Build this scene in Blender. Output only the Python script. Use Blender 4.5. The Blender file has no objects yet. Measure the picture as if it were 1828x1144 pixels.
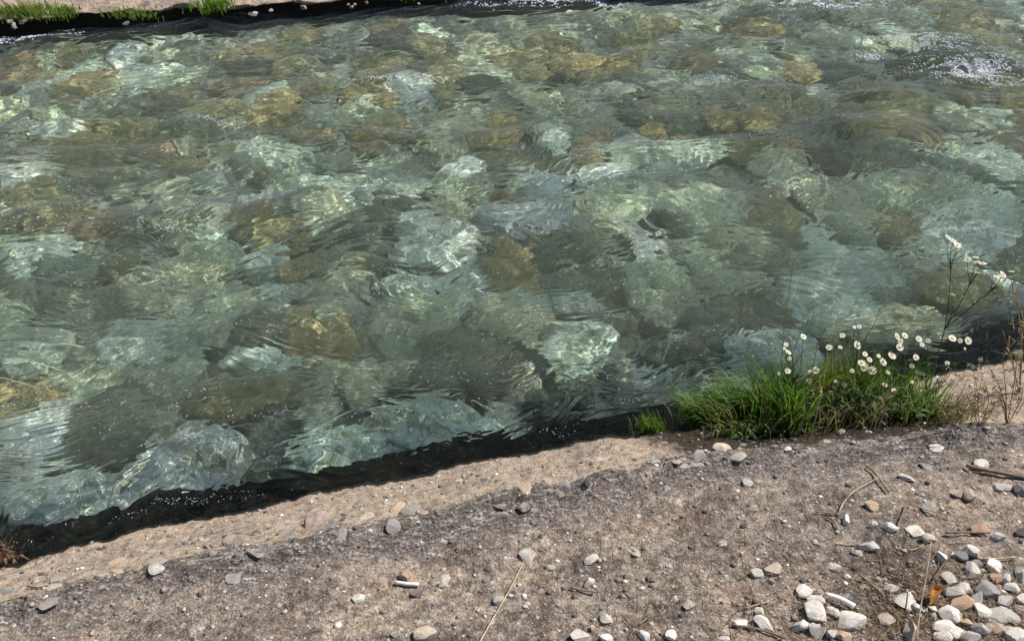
import bpy, numpy as np, math, random
from mathutils import Vector, Matrix, noise as mn
R = math.radians
S = bpy.context.scene
COL = S.collection
random.seed(11)

# ------------------------------------------------------------------ camera, world, sun, exposure
CAM_H, PITCH, HFOV = 1.85, R(35), R(60)
cam = bpy.data.objects.new('camera', bpy.data.cameras.new('camera')); COL.objects.link(cam); S.camera = cam
cam.location = (0, 0, CAM_H); cam.rotation_euler = (R(90) - PITCH, 0, 0)
cam.data.angle = HFOV; cam.data.clip_start = .02; cam.data.clip_end = 2000
SUN_AZ, SUN_EL = R(22), R(55)            # azimuth measured from +X towards +Y
world = bpy.data.worlds.new('World'); S.world = world; world.use_nodes = True
wn = world.node_tree
sky = wn.nodes.new('ShaderNodeTexSky'); sky.sky_type = 'NISHITA'; sky.sun_disc = False
sky.sun_elevation = SUN_EL; sky.sun_rotation = R(90) - SUN_AZ
wn.links.new(sky.outputs[0], wn.nodes['Background'].inputs[0]); wn.nodes['Background'].inputs[1].default_value = .09
sun = bpy.data.objects.new('sun', bpy.data.lights.new('sun', 'SUN')); COL.objects.link(sun)
sun.data.energy = 5.0; sun.data.angle = R(.5); sun.data.color = (1, .96, .9)
sun.data.cycles.is_caustics_light = True
sd = Vector((math.cos(SUN_AZ)*math.cos(SUN_EL), math.sin(SUN_AZ)*math.cos(SUN_EL), math.sin(SUN_EL)))
sun.rotation_euler = sd.to_track_quat('Z', 'Y').to_euler(); sun.location = sd*20
S.view_settings.view_transform = 'Standard'; S.view_settings.look = 'None'
S.view_settings.exposure = .3; S.view_settings.gamma = 1; S.view_settings.use_curve_mapping = False
S.cycles.max_bounces = 8; S.cycles.transparent_max_bounces = 8; S.cycles.sample_clamp_indirect = 6

# ------------------------------------------------------------------ noise and pixel helpers
rng = np.random.RandomState(5); PERM = rng.permutation(4096); ANG = rng.rand(4096)*2*np.pi
GX, GY = np.cos(ANG), np.sin(ANG)
def pn(x, y):
    x = np.asarray(x, float); y = np.asarray(y, float)
    xi = np.floor(x).astype(int); yi = np.floor(y).astype(int); fx = x-xi; fy = y-yi
    u = fx*fx*fx*(fx*(fx*6-15)+10); v = fy*fy*fy*(fy*(fy*6-15)+10)
    def g(a, b, dx, dy):
        t = PERM[(PERM[a & 4095]+b) & 4095]; return GX[t]*dx+GY[t]*dy
    a = g(xi, yi, fx, fy); b = g(xi+1, yi, fx-1, fy); c = g(xi, yi+1, fx, fy-1); e = g(xi+1, yi+1, fx-1, fy-1)
    return (a+(b-a)*u)*(1-v)+(c+(e-c)*u)*v
def fbm(x, y, n=4, g=.5):
    s = 0; a = 1
    for i in range(n): s = s + a*pn(x*2**i+i*31.7, y*2**i-i*17.3); a *= g
    return s
def sstep(a, b, x):
    t = np.clip((x-a)/(b-a), 0, 1); return t*t*(3-2*t)
F = 914/math.tan(HFOV/2); CP, SP = math.cos(PITCH), math.sin(PITCH)
def ray(px, py):
    x = (px-914)/F; y = -(py-572)/F
    return np.array([x, CP+y*SP, -SP+y*CP])
def at_z(px, py, z=0.0):
    r = ray(px, py); k = (z-CAM_H)/r[2]; return np.array([0, 0, CAM_H])+r*k
def at_y(px, py, Y):
    r = ray(px, py); return np.array([0, 0, CAM_H])+r*(Y/r[1])
def under(px, py, z):                     # the point at depth z seen at this pixel through flat water
    p = at_z(px, py, 0); r = ray(px, py); r /= np.linalg.norm(r)
    c = -r[2]; n = 1/1.33; k = math.sqrt(1-n*n*(1-c*c)); q = n*r+np.array([0, 0, n*c-k])
    return p+q*(z/q[2]), np.linalg.norm(p-np.array([0, 0, CAM_H]))

# ------------------------------------------------------------------ bank lines in the world
TH = R(18.5); TV = np.array([math.cos(TH), math.sin(TH)]); NV = np.array([math.sin(TH), -math.cos(TH)])   # NV points inland
def st(p): return p[0]*TV[0]+p[1]*TV[1], p[0]*NV[0]+p[1]*NV[1]
Z_LIP, Z_SH = .045, .21
wl = [st(at_z(x, y, Z_LIP)) for x, y in [(-500, 1120), (0, 1006), (250, 948), (500, 895), (750, 842), (1000, 795), (1240, 752), (1450, 712), (1640, 676), (1828, 640), (2300, 560)]]
sh = [st(at_z(x, y, Z_SH)) for x, y in [(-500, 1190), (0, 1078), (200, 1025), (430, 985), (560, 962), (700, 928), (850, 890), (1050, 858), (1230, 822), (1500, 782), (1828, 762), (2300, 720)]]
wl = np.array([(wl[0][0]-12, wl[0][1])]+wl+[(wl[-1][0]+12, wl[-1][1])]); sh = np.array([(sh[0][0]-12, sh[0][1])]+sh+[(sh[-1][0]+12, sh[-1][1])])
def s_w(t): return np.interp(t, wl[:, 0], wl[:, 1]) + .016*pn(np.asarray(t)*6, 3.3)+.012*pn(np.asarray(t)*19, 8.3)+.008*pn(np.asarray(t)*47, 2.3)
def s_sh(t): return np.maximum(np.interp(t, sh[:, 0], sh[:, 1]), np.interp(t, wl[:, 0], wl[:, 1])+.12) + .03*pn(np.asarray(t)*3.1, 1.7)+.012*pn(np.asarray(t)*11, 4.7)
def land_z(x, y, fine=True):
    x = np.asarray(x, float); y = np.asarray(y, float)
    t = x*TV[0]+y*TV[1]; s = x*NV[0]+y*NV[1]; a = s_w(t); b = s_sh(t); d = s-a; w = b-a
    q = np.clip(d/w, 0, 1)
    z = Z_LIP+(Z_SH-Z_LIP)*(q*.8+.2*q*q)
    e = np.clip(s-b, 0, None)
    z = z+.10*(1-np.exp(-e/.7))
    led = np.exp(-((s-b-.035)/.04)**2)
    z = z+led*(.016*(1+1.4*pn(t*5, s*8))+.010*pn(t*21, s*30))
    if fine:
        z = z+.012*fbm(x*3, y*3, 3)+.006*fbm(t*9, s*14, 3)*(1+.5*led)+.0045*fbm(t*30, s*46, 3)*(1+1.2*led)+.0035*np.abs(pn(t*17+3, s*24))*(1+led)
    return z
def on_land(px, py):
    z = .25
    for _ in range(12):
        p = at_z(px, py, z); z = .5*z+.5*float(land_z(p[0], p[1]))
    p = at_z(px, py, z); p[2] = float(land_z(p[0], p[1])); return p
# far bank
fa = at_z(0, 62, .0)[:2]; fb = at_z(960, 2, .0)[:2]
FT = (fb-fa)/np.linalg.norm(fb-fa); FN = np.array([-FT[1], FT[0]])        # FN points inland (away from the camera)

# ------------------------------------------------------------------ object helpers
def tag(o, label=None, cat=None, group=None, kind=None):
    if label: o['label'] = label
    if cat: o['category'] = cat
    if group: o['group'] = group
    if kind: o['kind'] = kind
    return o
def recv(o): o.cycles.is_caustics_receiver = True; return o
def link(name, me, mat=None, parent=None):
    o = bpy.data.objects.new(name, me); COL.objects.link(o)
    if mat is not None and me is not None and len(me.materials) == 0: me.materials.append(mat)
    if parent: o.parent = parent
    return o
def empty(name, loc):
    o = bpy.data.objects.new(name, None); COL.objects.link(o); o.location = loc; o.empty_display_size = .02; return o
def grid_mesh(name, P):                    # P: n x m x 3
    n, m = P.shape[:2]; me = bpy.data.meshes.new(name); me.vertices.add(n*m)
    me.vertices.foreach_set('co', P.astype('f').ravel())
    i = np.arange(n*m).reshape(n, m); q = np.stack([i[:-1, :-1], i[:-1, 1:], i[1:, 1:], i[1:, :-1]], -1).reshape(-1, 4)
    me.loops.add(q.size); me.loops.foreach_set('vertex_index', q.ravel().astype('i')); me.polygons.add(len(q))
    me.polygons.foreach_set('loop_start', np.arange(0, q.size, 4, dtype='i'))
    me.update(calc_edges=True); me.shade_smooth(); return me
def attr(me, name, vals):
    a = me.attributes.new(name, 'FLOAT', 'POINT'); a.data.foreach_set('value', np.asarray(vals, 'f').ravel())
def mesh_from(name, V, Fc, smooth=True):
    me = bpy.data.meshes.new(name); me.from_pydata([tuple(map(float, v)) for v in V], [], Fc); me.update()
    if smooth: me.shade_smooth()
    return me

# ------------------------------------------------------------------ materials
def newmat(name):
    m = bpy.data.materials.new(name); m.use_nodes = True; n = m.node_tree
    return m, n, n.nodes['Principled BSDF']
def nd(n, t, **k):
    o = n.nodes.new(t)
    for a, v in k.items():
        if a.startswith('i_'): o.inputs[a[2:].replace('_', ' ')].default_value = v
        else: setattr(o, a, v)
    return o
def ramp(n, src, stops, interp='LINEAR'):
    r = n.nodes.new('ShaderNodeValToRGB'); r.color_ramp.interpolation = interp
    while len(r.color_ramp.elements) < len(stops): r.color_ramp.elements.new(.5)
    for e, (p, c) in zip(r.color_ramp.elements, stops):
        e.position = p; e.color = (*(c if not isinstance(c, (int, float)) else (c,)*3), 1)
    n.links.new(src, r.inputs[0]); return r.outputs[0]
def mixc(n, f, a, b, mode='MIX'):
    m = n.nodes.new('ShaderNodeMix'); m.data_type = 'RGBA'; m.blend_type = mode
    for s, v in ((m.inputs['Factor'], f), (m.inputs['A'], a), (m.inputs['B'], b)):
        if isinstance(v, (int, float)): s.default_value = v
        elif isinstance(v, tuple): s.default_value = (*v, 1)
        else: n.links.new(v, s)
    return m.outputs['Result']
def math_(n, op, a, b=0.0):
    m = n.nodes.new('ShaderNodeMath'); m.operation = op
    for s, v in ((m.inputs[0], a), (m.inputs[1], b)):
        if isinstance(v, (int, float)): s.default_value = v
        else: n.links.new(v, s)
    return m.outputs[0]
def noise(n, vec, scale, detail=4, rough=.55, dist=0):
    o = nd(n, 'ShaderNodeTexNoise'); o.inputs['Scale'].default_value = scale; o.inputs['Detail'].default_value = detail
    o.inputs['Roughness'].default_value = rough; o.inputs['Distortion'].default_value = dist
    if vec is not None: n.links.new(vec, o.inputs['Vector'])
    return o
def voro(n, vec, scale, feature='F1'):
    o = nd(n, 'ShaderNodeTexVoronoi', feature=feature); o.inputs['Scale'].default_value = scale
    if vec is not None: n.links.new(vec, o.inputs['Vector'])
    return o
def bump(n, b, h, dist, strength=1.0):
    o = nd(n, 'ShaderNodeBump'); o.inputs['Distance'].default_value = dist; o.inputs['Strength'].default_value = strength
    n.links.new(h, o.inputs['Height']); n.links.new(o.outputs[0], b.inputs['Normal']); return o
def mapped(n, vec, scale=(1, 1, 1), rot=(0, 0, 0)):
    o = nd(n, 'ShaderNodeMapping'); o.inputs['Scale'].default_value = scale; o.inputs['Rotation'].default_value = rot
    n.links.new(vec, o.inputs['Vector']); return o.outputs[0]

def mat_land():
    m, n, b = newmat('weathered_concrete'); pos = nd(n, 'ShaderNodeNewGeometry').outputs['Position']
    tanA = nd(n, 'ShaderNodeAttribute', attribute_name='tan').outputs['Fac']
    cruA = nd(n, 'ShaderNodeAttribute', attribute_name='crust').outputs['Fac']
    algShadeA = nd(n, 'ShaderNodeAttribute', attribute_name='algae_shade').outputs['Fac']
    st_ = mapped(n, pos, (1, 2.6, 1), (0, 0, -TH))
    n1 = noise(n, pos, 5, 5, .6); n2 = noise(n, pos, 38, 5, .7); n3 = noise(n, pos, 140, 3, .7); ns = noise(n, st_, 24, 5, .7)
    base = ramp(n, n2.outputs[0], [(.28, (.07, .059, .052)), (.42, (.18, .155, .135)), (.55, (.33, .285, .245)), (.72, (.60, .54, .47))])
    base = mixc(n, 1.0, base, ramp(n, n3.outputs[0], [(.32, (.45, .43, .41)), (.46, (.92, .91, .90)), (.62, (1.16, 1.15, 1.13)), (.72, (1.5, 1.5, 1.5))]), 'MULTIPLY')
    big = ramp(n, n1.outputs[0], [(.36, (.48, .45, .42)), (.5, (.95, .90, .84)), (.66, (1.28, 1.15, 1.0))])
    base = mixc(n, 1.0, base, big, 'MULTIPLY')
    rust = ramp(n, noise(n, pos, 11, 5, .7).outputs[0], [(.55, 0.0), (.70, .6)])
    base = mixc(n, rust, base, (.20, .11, .07))
    # aggregate: small stones flush in the matrix
    for sc, lo, hi in ((26, .13, .20), (70, .20, .30), (160, .2, .3), (300, .25, .33)):
        v = voro(n, pos, sc); c = nd(n, 'ShaderNodeSeparateColor'); n.links.new(v.outputs['Color'], c.inputs[0])
        stone = ramp(n, c.outputs[0], [(0, (.06, .055, .06)), (.3, (.18, .15, .14)), (.6, (.36, .31, .27)), (.85, (.55, .51, .47)), (1, (.66, .63, .6))])
        inside = ramp(n, v.outputs['Distance'], [(lo, 1.0), (hi, 0.0)])
        sel = ramp(n, c.outputs[1], [(.42, 0.0), (.48, .9)])
        base = mixc(n, math_(n, 'MULTIPLY', inside, sel), base, stone)
    tan = ramp(n, n2.outputs[0], [(.28, (.15, .115, .085)), (.42, (.34, .27, .205)), (.58, (.50, .41, .32)), (.75, (.62, .53, .43))])
    tan = mixc(n, ramp(n, n3.outputs[0], [(.34, .85), (.46, 0.0)]), tan, (.16, .12, .09))
    tan = mixc(n, 1.0, tan, ramp(n, n1.outputs[0], [(.3, (.8, .8, .82)), (.6, (1.1, 1.06, 1.0))]), 'MULTIPLY')
    crustv = noise(n, pos, 13, 4, .6)
    crust = ramp(n, mixc(n, .5, ns.outputs[0], n3.outputs[0]), [(.38, (.032, .026, .023)), (.48, (.105, .088, .076)), (.55, (.24, .208, .182)), (.63, (.55, .51, .46))])
    crust = mixc(n, ramp(n, crustv.outputs[0], [(.52, 0.0), (.64, .6)]), crust, base)
    def soft(a, w): return ramp(n, math_(n, 'ADD', a, math_(n, 'MULTIPLY', math_(n, 'SUBTRACT', ns.outputs[0], .5), w)), [(.35, 0.0), (.65, 1.0)])
    col = mixc(n, soft(cruA, 1.6), base, crust)
    edge = math_(n, 'ADD', tanA, math_(n, 'ADD', math_(n, 'MULTIPLY', math_(n, 'SUBTRACT', crustv.outputs[0], .5), 1.5), math_(n, 'MULTIPLY', math_(n, 'SUBTRACT', n2.outputs[0], .5), 1.6)))
    col = mixc(n, ramp(n, edge, [(.40, 0.0), (.58, 1.0)]), col, tan)
    col = mixc(n, 1.0, col, (.93, .925, .93), 'MULTIPLY')
    alg_shade = ramp(n, n2.outputs[0], [(.3, (.006, .006, .004)), (.6, (.016, .014, .009)), (.8, (.05, .042, .022))])  # near-black of the algae toe, also the far face's painted shade
    wf = ramp(n, math_(n, 'ADD', algShadeA, math_(n, 'MULTIPLY', math_(n, 'SUBTRACT', n2.outputs[0], .5), 1.2)), [(.45, 0.0), (.58, 1.0)])
    col = mixc(n, wf, col, alg_shade)
    hum_shade = nd(n, 'ShaderNodeAttribute', attribute_name='humus_shade').outputs['Fac']
    col = mixc(n, ramp(n, math_(n, 'ADD', hum_shade, math_(n, 'MULTIPLY', math_(n, 'SUBTRACT', n2.outputs[0], .5), 1.2)), [(.35, 0.0), (.6, 1.0)]), col, ramp(n, n3.outputs[0], [(.35, (.018, .014, .009)), (.6, (.06, .045, .03)), (.75, (.16, .12, .08))]))  # dark soil colour, also the shade painted under the grass clump
    n.links.new(col, b.inputs['Base Color'])
    n.links.new(ramp(n, algShadeA, [(.4, .92), (.7, .8)]), b.inputs['Roughness']); b.inputs['Specular IOR Level'].default_value = .25
    h = math_(n, 'ADD', math_(n, 'MULTIPLY', n2.outputs[0], .6), math_(n, 'MULTIPLY', n3.outputs[0], .35))
    h = math_(n, 'ADD', h, math_(n, 'MULTIPLY', ns.outputs[0], .5))
    bump(n, b, h, .020, 1.0); return m

def mat_stone(name, wet=False, white=False):
    m, n, b = newmat(name); tc = nd(n, 'ShaderNodeTexCoord'); oi = nd(n, 'ShaderNodeObjectInfo')
    vec = nd(n, 'ShaderNodeVectorMath', operation='ADD'); n.links.new(tc.outputs['Object'], vec.inputs[0])
    mul = nd(n, 'ShaderNodeVectorMath', operation='SCALE'); mul.inputs[0].default_value = (37, 17, 51); n.links.new(oi.outputs['Random'], mul.inputs['Scale'])
    n.links.new(mul.outputs[0], vec.inputs[1]); v = vec.outputs[0]
    if wet:
        pos = nd(n, 'ShaderNodeNewGeometry').outputs['Position']
        a = noise(n, v, 1.6, 5, .6, .6); c = noise(n, pos, 22, 5, .75)
        col = mixc(n, 1.0, oi.outputs['Color'], ramp(n, a.outputs[0], [(.3, (.55, .52, .42)), (.5, (1, 1, 1)), (.72, (1.25, 1.25, 1.2))]), 'MULTIPLY')
        col = mixc(n, ramp(n, noise(n, v, 1.1, 4, .6).outputs[0], [(.56, 0.0), (.70, .55)]), col, (.13, .10, .035))
        col = mixc(n, 1.0, col, ramp(n, c.outputs[0], [(.36, (.42, .41, .36)), (.5, (.88, .88, .86)), (.62, (1.15, 1.15, 1.15))]), 'MULTIPLY')
        bump(n, b, c.outputs[0], .01, .7)
    else:
        a = noise(n, v, 1.3, 5, .65, .4); c = noise(n, v, 5, 5, .7); g = noise(n, v, 14, 3, .7)
        col = mixc(n, 1.0, oi.outputs['Color'], ramp(n, a.outputs[0], [(.3, (.62, .60, .58)), (.45, (.92, .91, .9)), (.65, (1.08, 1.07, 1.05))]), 'MULTIPLY')
        col = mixc(n, ramp(n, c.outputs[0], [(.28, .75), (.44, 0.0)]), col, (.16, .14, .125))
        if not white: col = mixc(n, ramp(n, g.outputs[0], [(.55, 0.0), (.7, .45)]), col, (.42, .38, .34))
        h = math_(n, 'ADD', math_(n, 'MULTIPLY', c.outputs[0], 1.0), math_(n, 'MULTIPLY', g.outputs[0], .5)); bump(n, b, h, .004, .8)
    if not wet and not white:
        pos = nd(n, 'ShaderNodeNewGeometry').outputs['Position']; col = mixc(n, ramp(n, noise(n, pos, 45, 5, .7).outputs[0], [(.46, 0.0), (.56, .85)]), col, (.36, .30, .235))
    n.links.new(col, b.inputs['Base Color']); b.inputs['Roughness'].default_value = .85; b.inputs['Specular IOR Level'].default_value = .3
    return m

def mat_water():
    m = bpy.data.materials.new('river_water'); m.use_nodes = True; n = m.node_tree; n.nodes.clear()
    out = nd(n, 'ShaderNodeOutputMaterial'); fr = nd(n, 'ShaderNodeFresnel'); fr.inputs[0].default_value = 1.33
    rf = nd(n, 'ShaderNodeBsdfRefraction'); rf.inputs['IOR'].default_value = 1.33; rf.inputs['Roughness'].default_value = 0
    rf.inputs['Color'].default_value = (.925, 1.0, .94, 1)
    gl = nd(n, 'ShaderNodeBsdfGlossy'); gl.inputs['Roughness'].default_value = .04; gl.inputs['Color'].default_value = (1, 1, 1, 1)
    pos = nd(n, 'ShaderNodeNewGeometry').outputs['Position']
    v = mapped(n, pos, (1, 1.5, 1), (0, 0, -TH*.7)); w = noise(n, v, 55, 3, .6, 1.2)
    bp = nd(n, 'ShaderNodeBump'); bp.inputs['Distance'].default_value = .010; bp.inputs['Strength'].default_value = .5
    n.links.new(w.outputs[0], bp.inputs['Height'])
    b2 = nd(n, 'ShaderNodeBump'); b2.inputs['Distance'].default_value = .040; b2.inputs['Strength'].default_value = 1.0
    n.links.new(noise(n, v, 120, 2, .6, .5).outputs[0], b2.inputs['Height']); n.links.new(bp.outputs[0], b2.inputs['Normal'])
    n.links.new(b2.outputs[0], gl.inputs['Normal'])
    silt = nd(n, 'ShaderNodeAttribute', attribute_name='silt').outputs['Fac']          # fine silt carried by the deeper water
    df = nd(n, 'ShaderNodeBsdfDiffuse'); df.inputs['Color'].default_value = (.42, .50, .33, 1); n.links.new(bp.outputs[0], df.inputs['Normal'])
    body = nd(n, 'ShaderNodeMixShader'); n.links.new(silt, body.inputs[0]); n.links.new(rf.outputs[0], body.inputs[1]); n.links.new(df.outputs[0], body.inputs[2])
    mx = nd(n, 'ShaderNodeMixShader'); n.links.new(fr.outputs[0], mx.inputs[0]); n.links.new(body.outputs[0], mx.inputs[1]); n.links.new(gl.outputs[0], mx.inputs[2])
    n.links.new(mx.outputs[0], out.inputs[0]); return m

def mat_leaf(name, c1, c2, trans=.35, scale=9):
    m, n, b = newmat(name); pos = nd(n, 'ShaderNodeNewGeometry').outputs['Position']
    col = ramp(n, noise(n, pos, scale*6, 2, .5).outputs[0], [(.35, c1), (.65, c2)])
    n.links.new(col, b.inputs['Base Color']); b.inputs['Roughness'].default_value = .55; b.inputs['Specular IOR Level'].default_value = .35
    t = nd(n, 'ShaderNodeBsdfTranslucent'); n.links.new(mixc(n, 1.0, col, (1.5, 1.6, .8), 'MULTIPLY'), t.inputs[0])
    mx = nd(n, 'ShaderNodeMixShader'); mx.inputs[0].default_value = trans; n.links.new(b.outputs[0], mx.inputs[1]); n.links.new(t.outputs[0], mx.inputs[2])
    n.links.new(mx.outputs[0], n.nodes['Material Output'].inputs[0]); return m
def mat_plain(name, c, var=.3, scale=60, rough=.8):
    m, n, b = newmat(name); tc = nd(n, 'ShaderNodeNewGeometry').outputs['Position']
    lo = tuple(x*(1-var) for x in c); hi = tuple(min(1, x*(1+var)) for x in c)
    n.links.new(ramp(n, noise(n, tc, scale, 4, .6).outputs[0], [(.35, lo), (.65, hi)]), b.inputs['Base Color'])
    b.inputs['Roughness'].default_value = rough; b.inputs['Specular IOR Level'].default_value = .3; return m

M_land = mat_land(); M_peb = mat_stone('pebble_stone', white=True); M_stone = mat_stone('embedded_stone'); M_rock = mat_stone('river_rock', wet=True)
M_water = mat_water()
M_grass = mat_leaf('grass_blade', (.035, .085, .012), (.15, .24, .045), .45)
M_grass2 = mat_leaf('yellow_grass_blade', (.10, .14, .03), (.22, .24, .07), .35)
M_weed = mat_leaf('weed_leaf', (.03, .06, .015), (.07, .13, .03), .3)
M_dry = mat_leaf('dry_stalk', (.22, .15, .08), (.42, .33, .2), .2)
M_red = mat_leaf('reddish_stalk', (.10, .05, .03), (.24, .13, .075), .2)
M_petal = mat_leaf('white_petal', (.74, .73, .64), (.82, .81, .74), .25)
M_disc = mat_plain('yellow_disc', (.58, .38, .05), .15)
M_fluff = mat_leaf('seed_fluff', (.5, .47, .43), (.68, .65, .6), .5)
M_straw = mat_plain('straw', (.42, .32, .20), .25, 40)
M_twig = mat_plain('twig_bark', (.20, .14, .10), .35, 60)
M_white = mat_plain('bleached_stick', (.68, .64, .60), .15, 60)
M_orange = mat_leaf('orange_leaf', (.36, .16, .05), (.50, .26, .09), .3)
M_foam_glint = mat_plain('foam_and_glint', (.58, .60, .64), .08, 30, .3)  # white of the foam and of the painted sun glints

# ------------------------------------------------------------------ the riverbed and far bank
def yb_near(x):                            # y of the near waterline at x
    t = np.linspace(-30, 30, 1500); s = s_w(t); X = t*TV[0]+s*NV[0]; Y = t*TV[1]+s*NV[1]
    return np.interp(x, X, Y)
def yb_far(x): return fa[1]+(np.asarray(x)-fa[0])*FT[1]/FT[0]
xs = np.concatenate([np.linspace(-25, -7.2, 30), np.linspace(-7, 8, 420), np.linspace(8.2, 25, 30)])
v = np.linspace(0, 1, 330)**1.25
X = np.repeat(xs[None], len(v), 0); a = yb_near(xs)-.02; bfar = yb_far(xs)+.5
Y = a[None]+(bfar-a)[None]*v[:, None]
dn = Y-a[None]
Z = -.30+.07*fbm(X*2.2, Y*2.2, 3)+.03*fbm(X*9, Y*9, 3)+.10*sstep(2.0, 5.5, dn)
Z = Z*sstep(-.05, .14, dn)+(-.16)*(1-sstep(-.05, .14, dn))
bedme = grid_mesh('riverbed', np.stack([X, Y, Z], -1))
def mat_bed():
    m, n, b = newmat('riverbed_gravel'); pos = nd(n, 'ShaderNodeNewGeometry').outputs['Position']
    col = None
    v1 = voro(n, pos, 12); c = nd(n, 'ShaderNodeSeparateColor'); n.links.new(v1.outputs['Color'], c.inputs[0])
    col = ramp(n, c.outputs[0], [(0, (.12, .125, .10)), (.3, (.27, .27, .20)), (.55, (.42, .40, .29)), (.8, (.58, .60, .50)), (1, (.78, .82, .73))])
    v2 = voro(n, pos, 28); c2 = nd(n, 'ShaderNodeSeparateColor'); n.links.new(v2.outputs['Color'], c2.inputs[0])
    col2 = ramp(n, c2.outputs[0], [(0, (.09, .09, .075)), (.4, (.24, .23, .17)), (.7, (.40, .38, .28)), (1, (.66, .68, .60))])
    col = mixc(n, .45, col, col2); n.links.new(col, b.inputs['Base Color']); b.inputs['Roughness'].default_value = .9
    bump(n, b, v2.outputs['Distance'], .03, -.6); return m
bed = recv(tag(link('riverbed', bedme, mat_bed()), kind='structure'))

# ------------------------------------------------------------------ water surface
crests = [(1300, 95, .07, .5, .25), (1560, 190, .06, .5, .22), (1400, 175, .05, .35, .2), (1740, 120, .06, .35, .2), (1650, 85, .05, .4, .15), (1000, 20, .05, .5, .25),
          (150, 240, .05, .5, .2), (310, 420, .03, .4, .2), (700, 160, .035, .5, .25), (1540, 250, .04, .5, .22), (1180, 290, .04, .6, .2), (30, 400, .04, .3, .2), (1430, 10, .07, .6, .3), (860, 260, .03, .4, .2)]
CR = [(at_z(x, y)[:2], h, lx, ly) for x, y, h, lx, ly in crests]
def waves(X, Y):
    c, s = math.cos(TH*.8), math.sin(TH*.8); U = X*c+Y*s; V = -X*s+Y*c
    dn = Y-yb_near(X); rough = .8+.25*sstep(.1, 1.2, dn)
    wx = .40*pn(U*1.1, V*1.5)+.16*pn(U*3.3, V*4.1); wy = .40*pn(U*1.1+50, V*1.5)+.16*pn(U*3.3+9, V*4.1)
    z = .060*pn(U*.9+3, V*2.1)*rough+.036*pn((U+wx)*2.2, (V+wy)*3.6)*rough
    amp = .6+.8*(pn(U*.9+7, V*1.4+2)+.4)
    for i, (f, a, an) in enumerate([(4.5, .0120, 2.0), (9, .0088, 2.2), (17, .0058, 2.2), (30, .0029, 2.1), (52, .0012, 1.9)]):
        q = (0, .30, -.34, .42, -.2)[i]; Ur = (U+wx)*math.cos(q)+(V+wy)*math.sin(q); Vr = -(U+wx)*math.sin(q)+(V+wy)*math.cos(q)
        n_ = pn(Ur*f*(1, .9, .75, .7, .8)[i]+i*17, Vr*f*an+i*5); r = .55*(1-2*np.abs(n_))+.9*n_
        loc = np.clip(.75+1.9*pn(U*(1.3+.5*i)+i*9, V*(2.2+.6*i)+4*i), .15, 2.0) if i > 1 else np.clip(amp, .35, 1.6)
        z = z+a*r*rough*loc*1.1
    for (p, h, lx, ly) in CR:
        du = (X-p[0])*c+(Y-p[1])*s; dv = -(X-p[0])*s+(Y-p[1])*c
        g = h*np.exp(-(du/lx)**2-(dv/ly)**2)
        z = z+g*(.8+.5*np.sin(dv*14+du*2.5))
    return z-.012
nc, nr = 1080, 860
u = np.linspace(-1, 1, nc); um = np.sign(u)*(np.minimum(np.abs(u), .86)/.86+np.maximum(np.abs(u)-.86, 0)**2*170)
v = np.linspace(0, 1, nr); vv = .42*v+.58*v**2.1
# bank aligned rows: from 25 cm under the near bank to the far bank
base_x = um[None]*(1.75+(.72*6.6)*vv[:, None]) + .35*vv[:, None]
ya = yb_near(base_x)-.07; yz = yb_far(base_x)+.25
Y = ya+(yz-ya)*vv[:, None]; X = base_x
P = np.stack([X, Y, waves(X, Y)], -1)
wme = grid_mesh('water', P); dnw = Y-yb_near(X); dfw = yb_far(X)-Y
attr(wme, 'silt', .07*sstep(.10, .7, dnw)*sstep(.05, .6, dfw)*(1+.35*pn(X*.7, Y*1.1)))
water = tag(link('water', wme, M_water), kind='structure')
water.cycles.is_caustics_caster = True

# ------------------------------------------------------------------ near bank
tt = np.concatenate([np.linspace(-14, -2.9, 60), np.linspace(-2.85, 4.1, 900), np.linspace(4.15, 14, 60)])
prof_u = [(-.27, -.60), (-.25, -.33), (-.215, -.18), (-.19, -.125), (-.15, -.10), (-.10, -.075), (-.05, -.055), (.0, -.04), (.022, -.02), (.03, .0), (.018, .018), (.002, .032)]   # also a narrow black shelf under water   # undercut black toe: (offset, z)
rows = []
sw = s_w(tt); ssh = s_sh(tt)
for k, (o, z) in enumerate(prof_u):
    jag = .012*pn(tt*13, k*1.7+2)+.007*pn(tt*37, k*2.3)
    s = sw+(o*(1.25+.5*sstep(1.9, 2.8, tt)+.25*pn(tt*1.7, 9.1)) if o < 0 else o)+jag; rows.append(np.stack([tt*TV[0]+s*NV[0], tt*TV[1]+s*NV[1], np.full_like(tt, z)+.01*pn(tt*17, k*3.1)], -1))
dl = np.concatenate([np.linspace(0.001, 1.3, 300)**1.0, 1.3+np.linspace(.02, 1, 30)**2*9])
for d in dl:
    s = sw+d; x = tt*TV[0]+s*NV[0]; y = tt*TV[1]+s*NV[1]; rows.append(np.stack([x, y, land_z(x, y)], -1))
P = np.stack(rows)[::-1]
nearme = grid_mesh('riverbank', P)
Xl, Yl = P[..., 0], P[..., 1]; T_ = Xl*TV[0]+Yl*TV[1]; S_ = Xl*NV[0]+Yl*NV[1]
dw = S_-s_w(T_); de = S_-s_sh(T_)
soil = sstep(2.35, 2.75, T_)*(1-sstep(.05, .12, de))
attr(nearme, 'tan', np.clip((1-sstep(-.09, .03, de+.05*pn(T_*8, S_*12))), 0, 1))
attr(nearme, 'crust', np.clip((1-sstep(.0, .26, de+.10*pn(T_*4, S_*9)))*.80+.35*sstep(.1, .5, pn(T_*3, S_*5))*(1-sstep(.3, .7, de))+.2*(1-sstep(-2.2, -.8, T_)), 0, 1))
hpT, hpS = st(on_land(1650, 1095)); hA = st(on_land(1130, 768))[0]; hB = st(on_land(1680, 742))[0]
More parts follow.
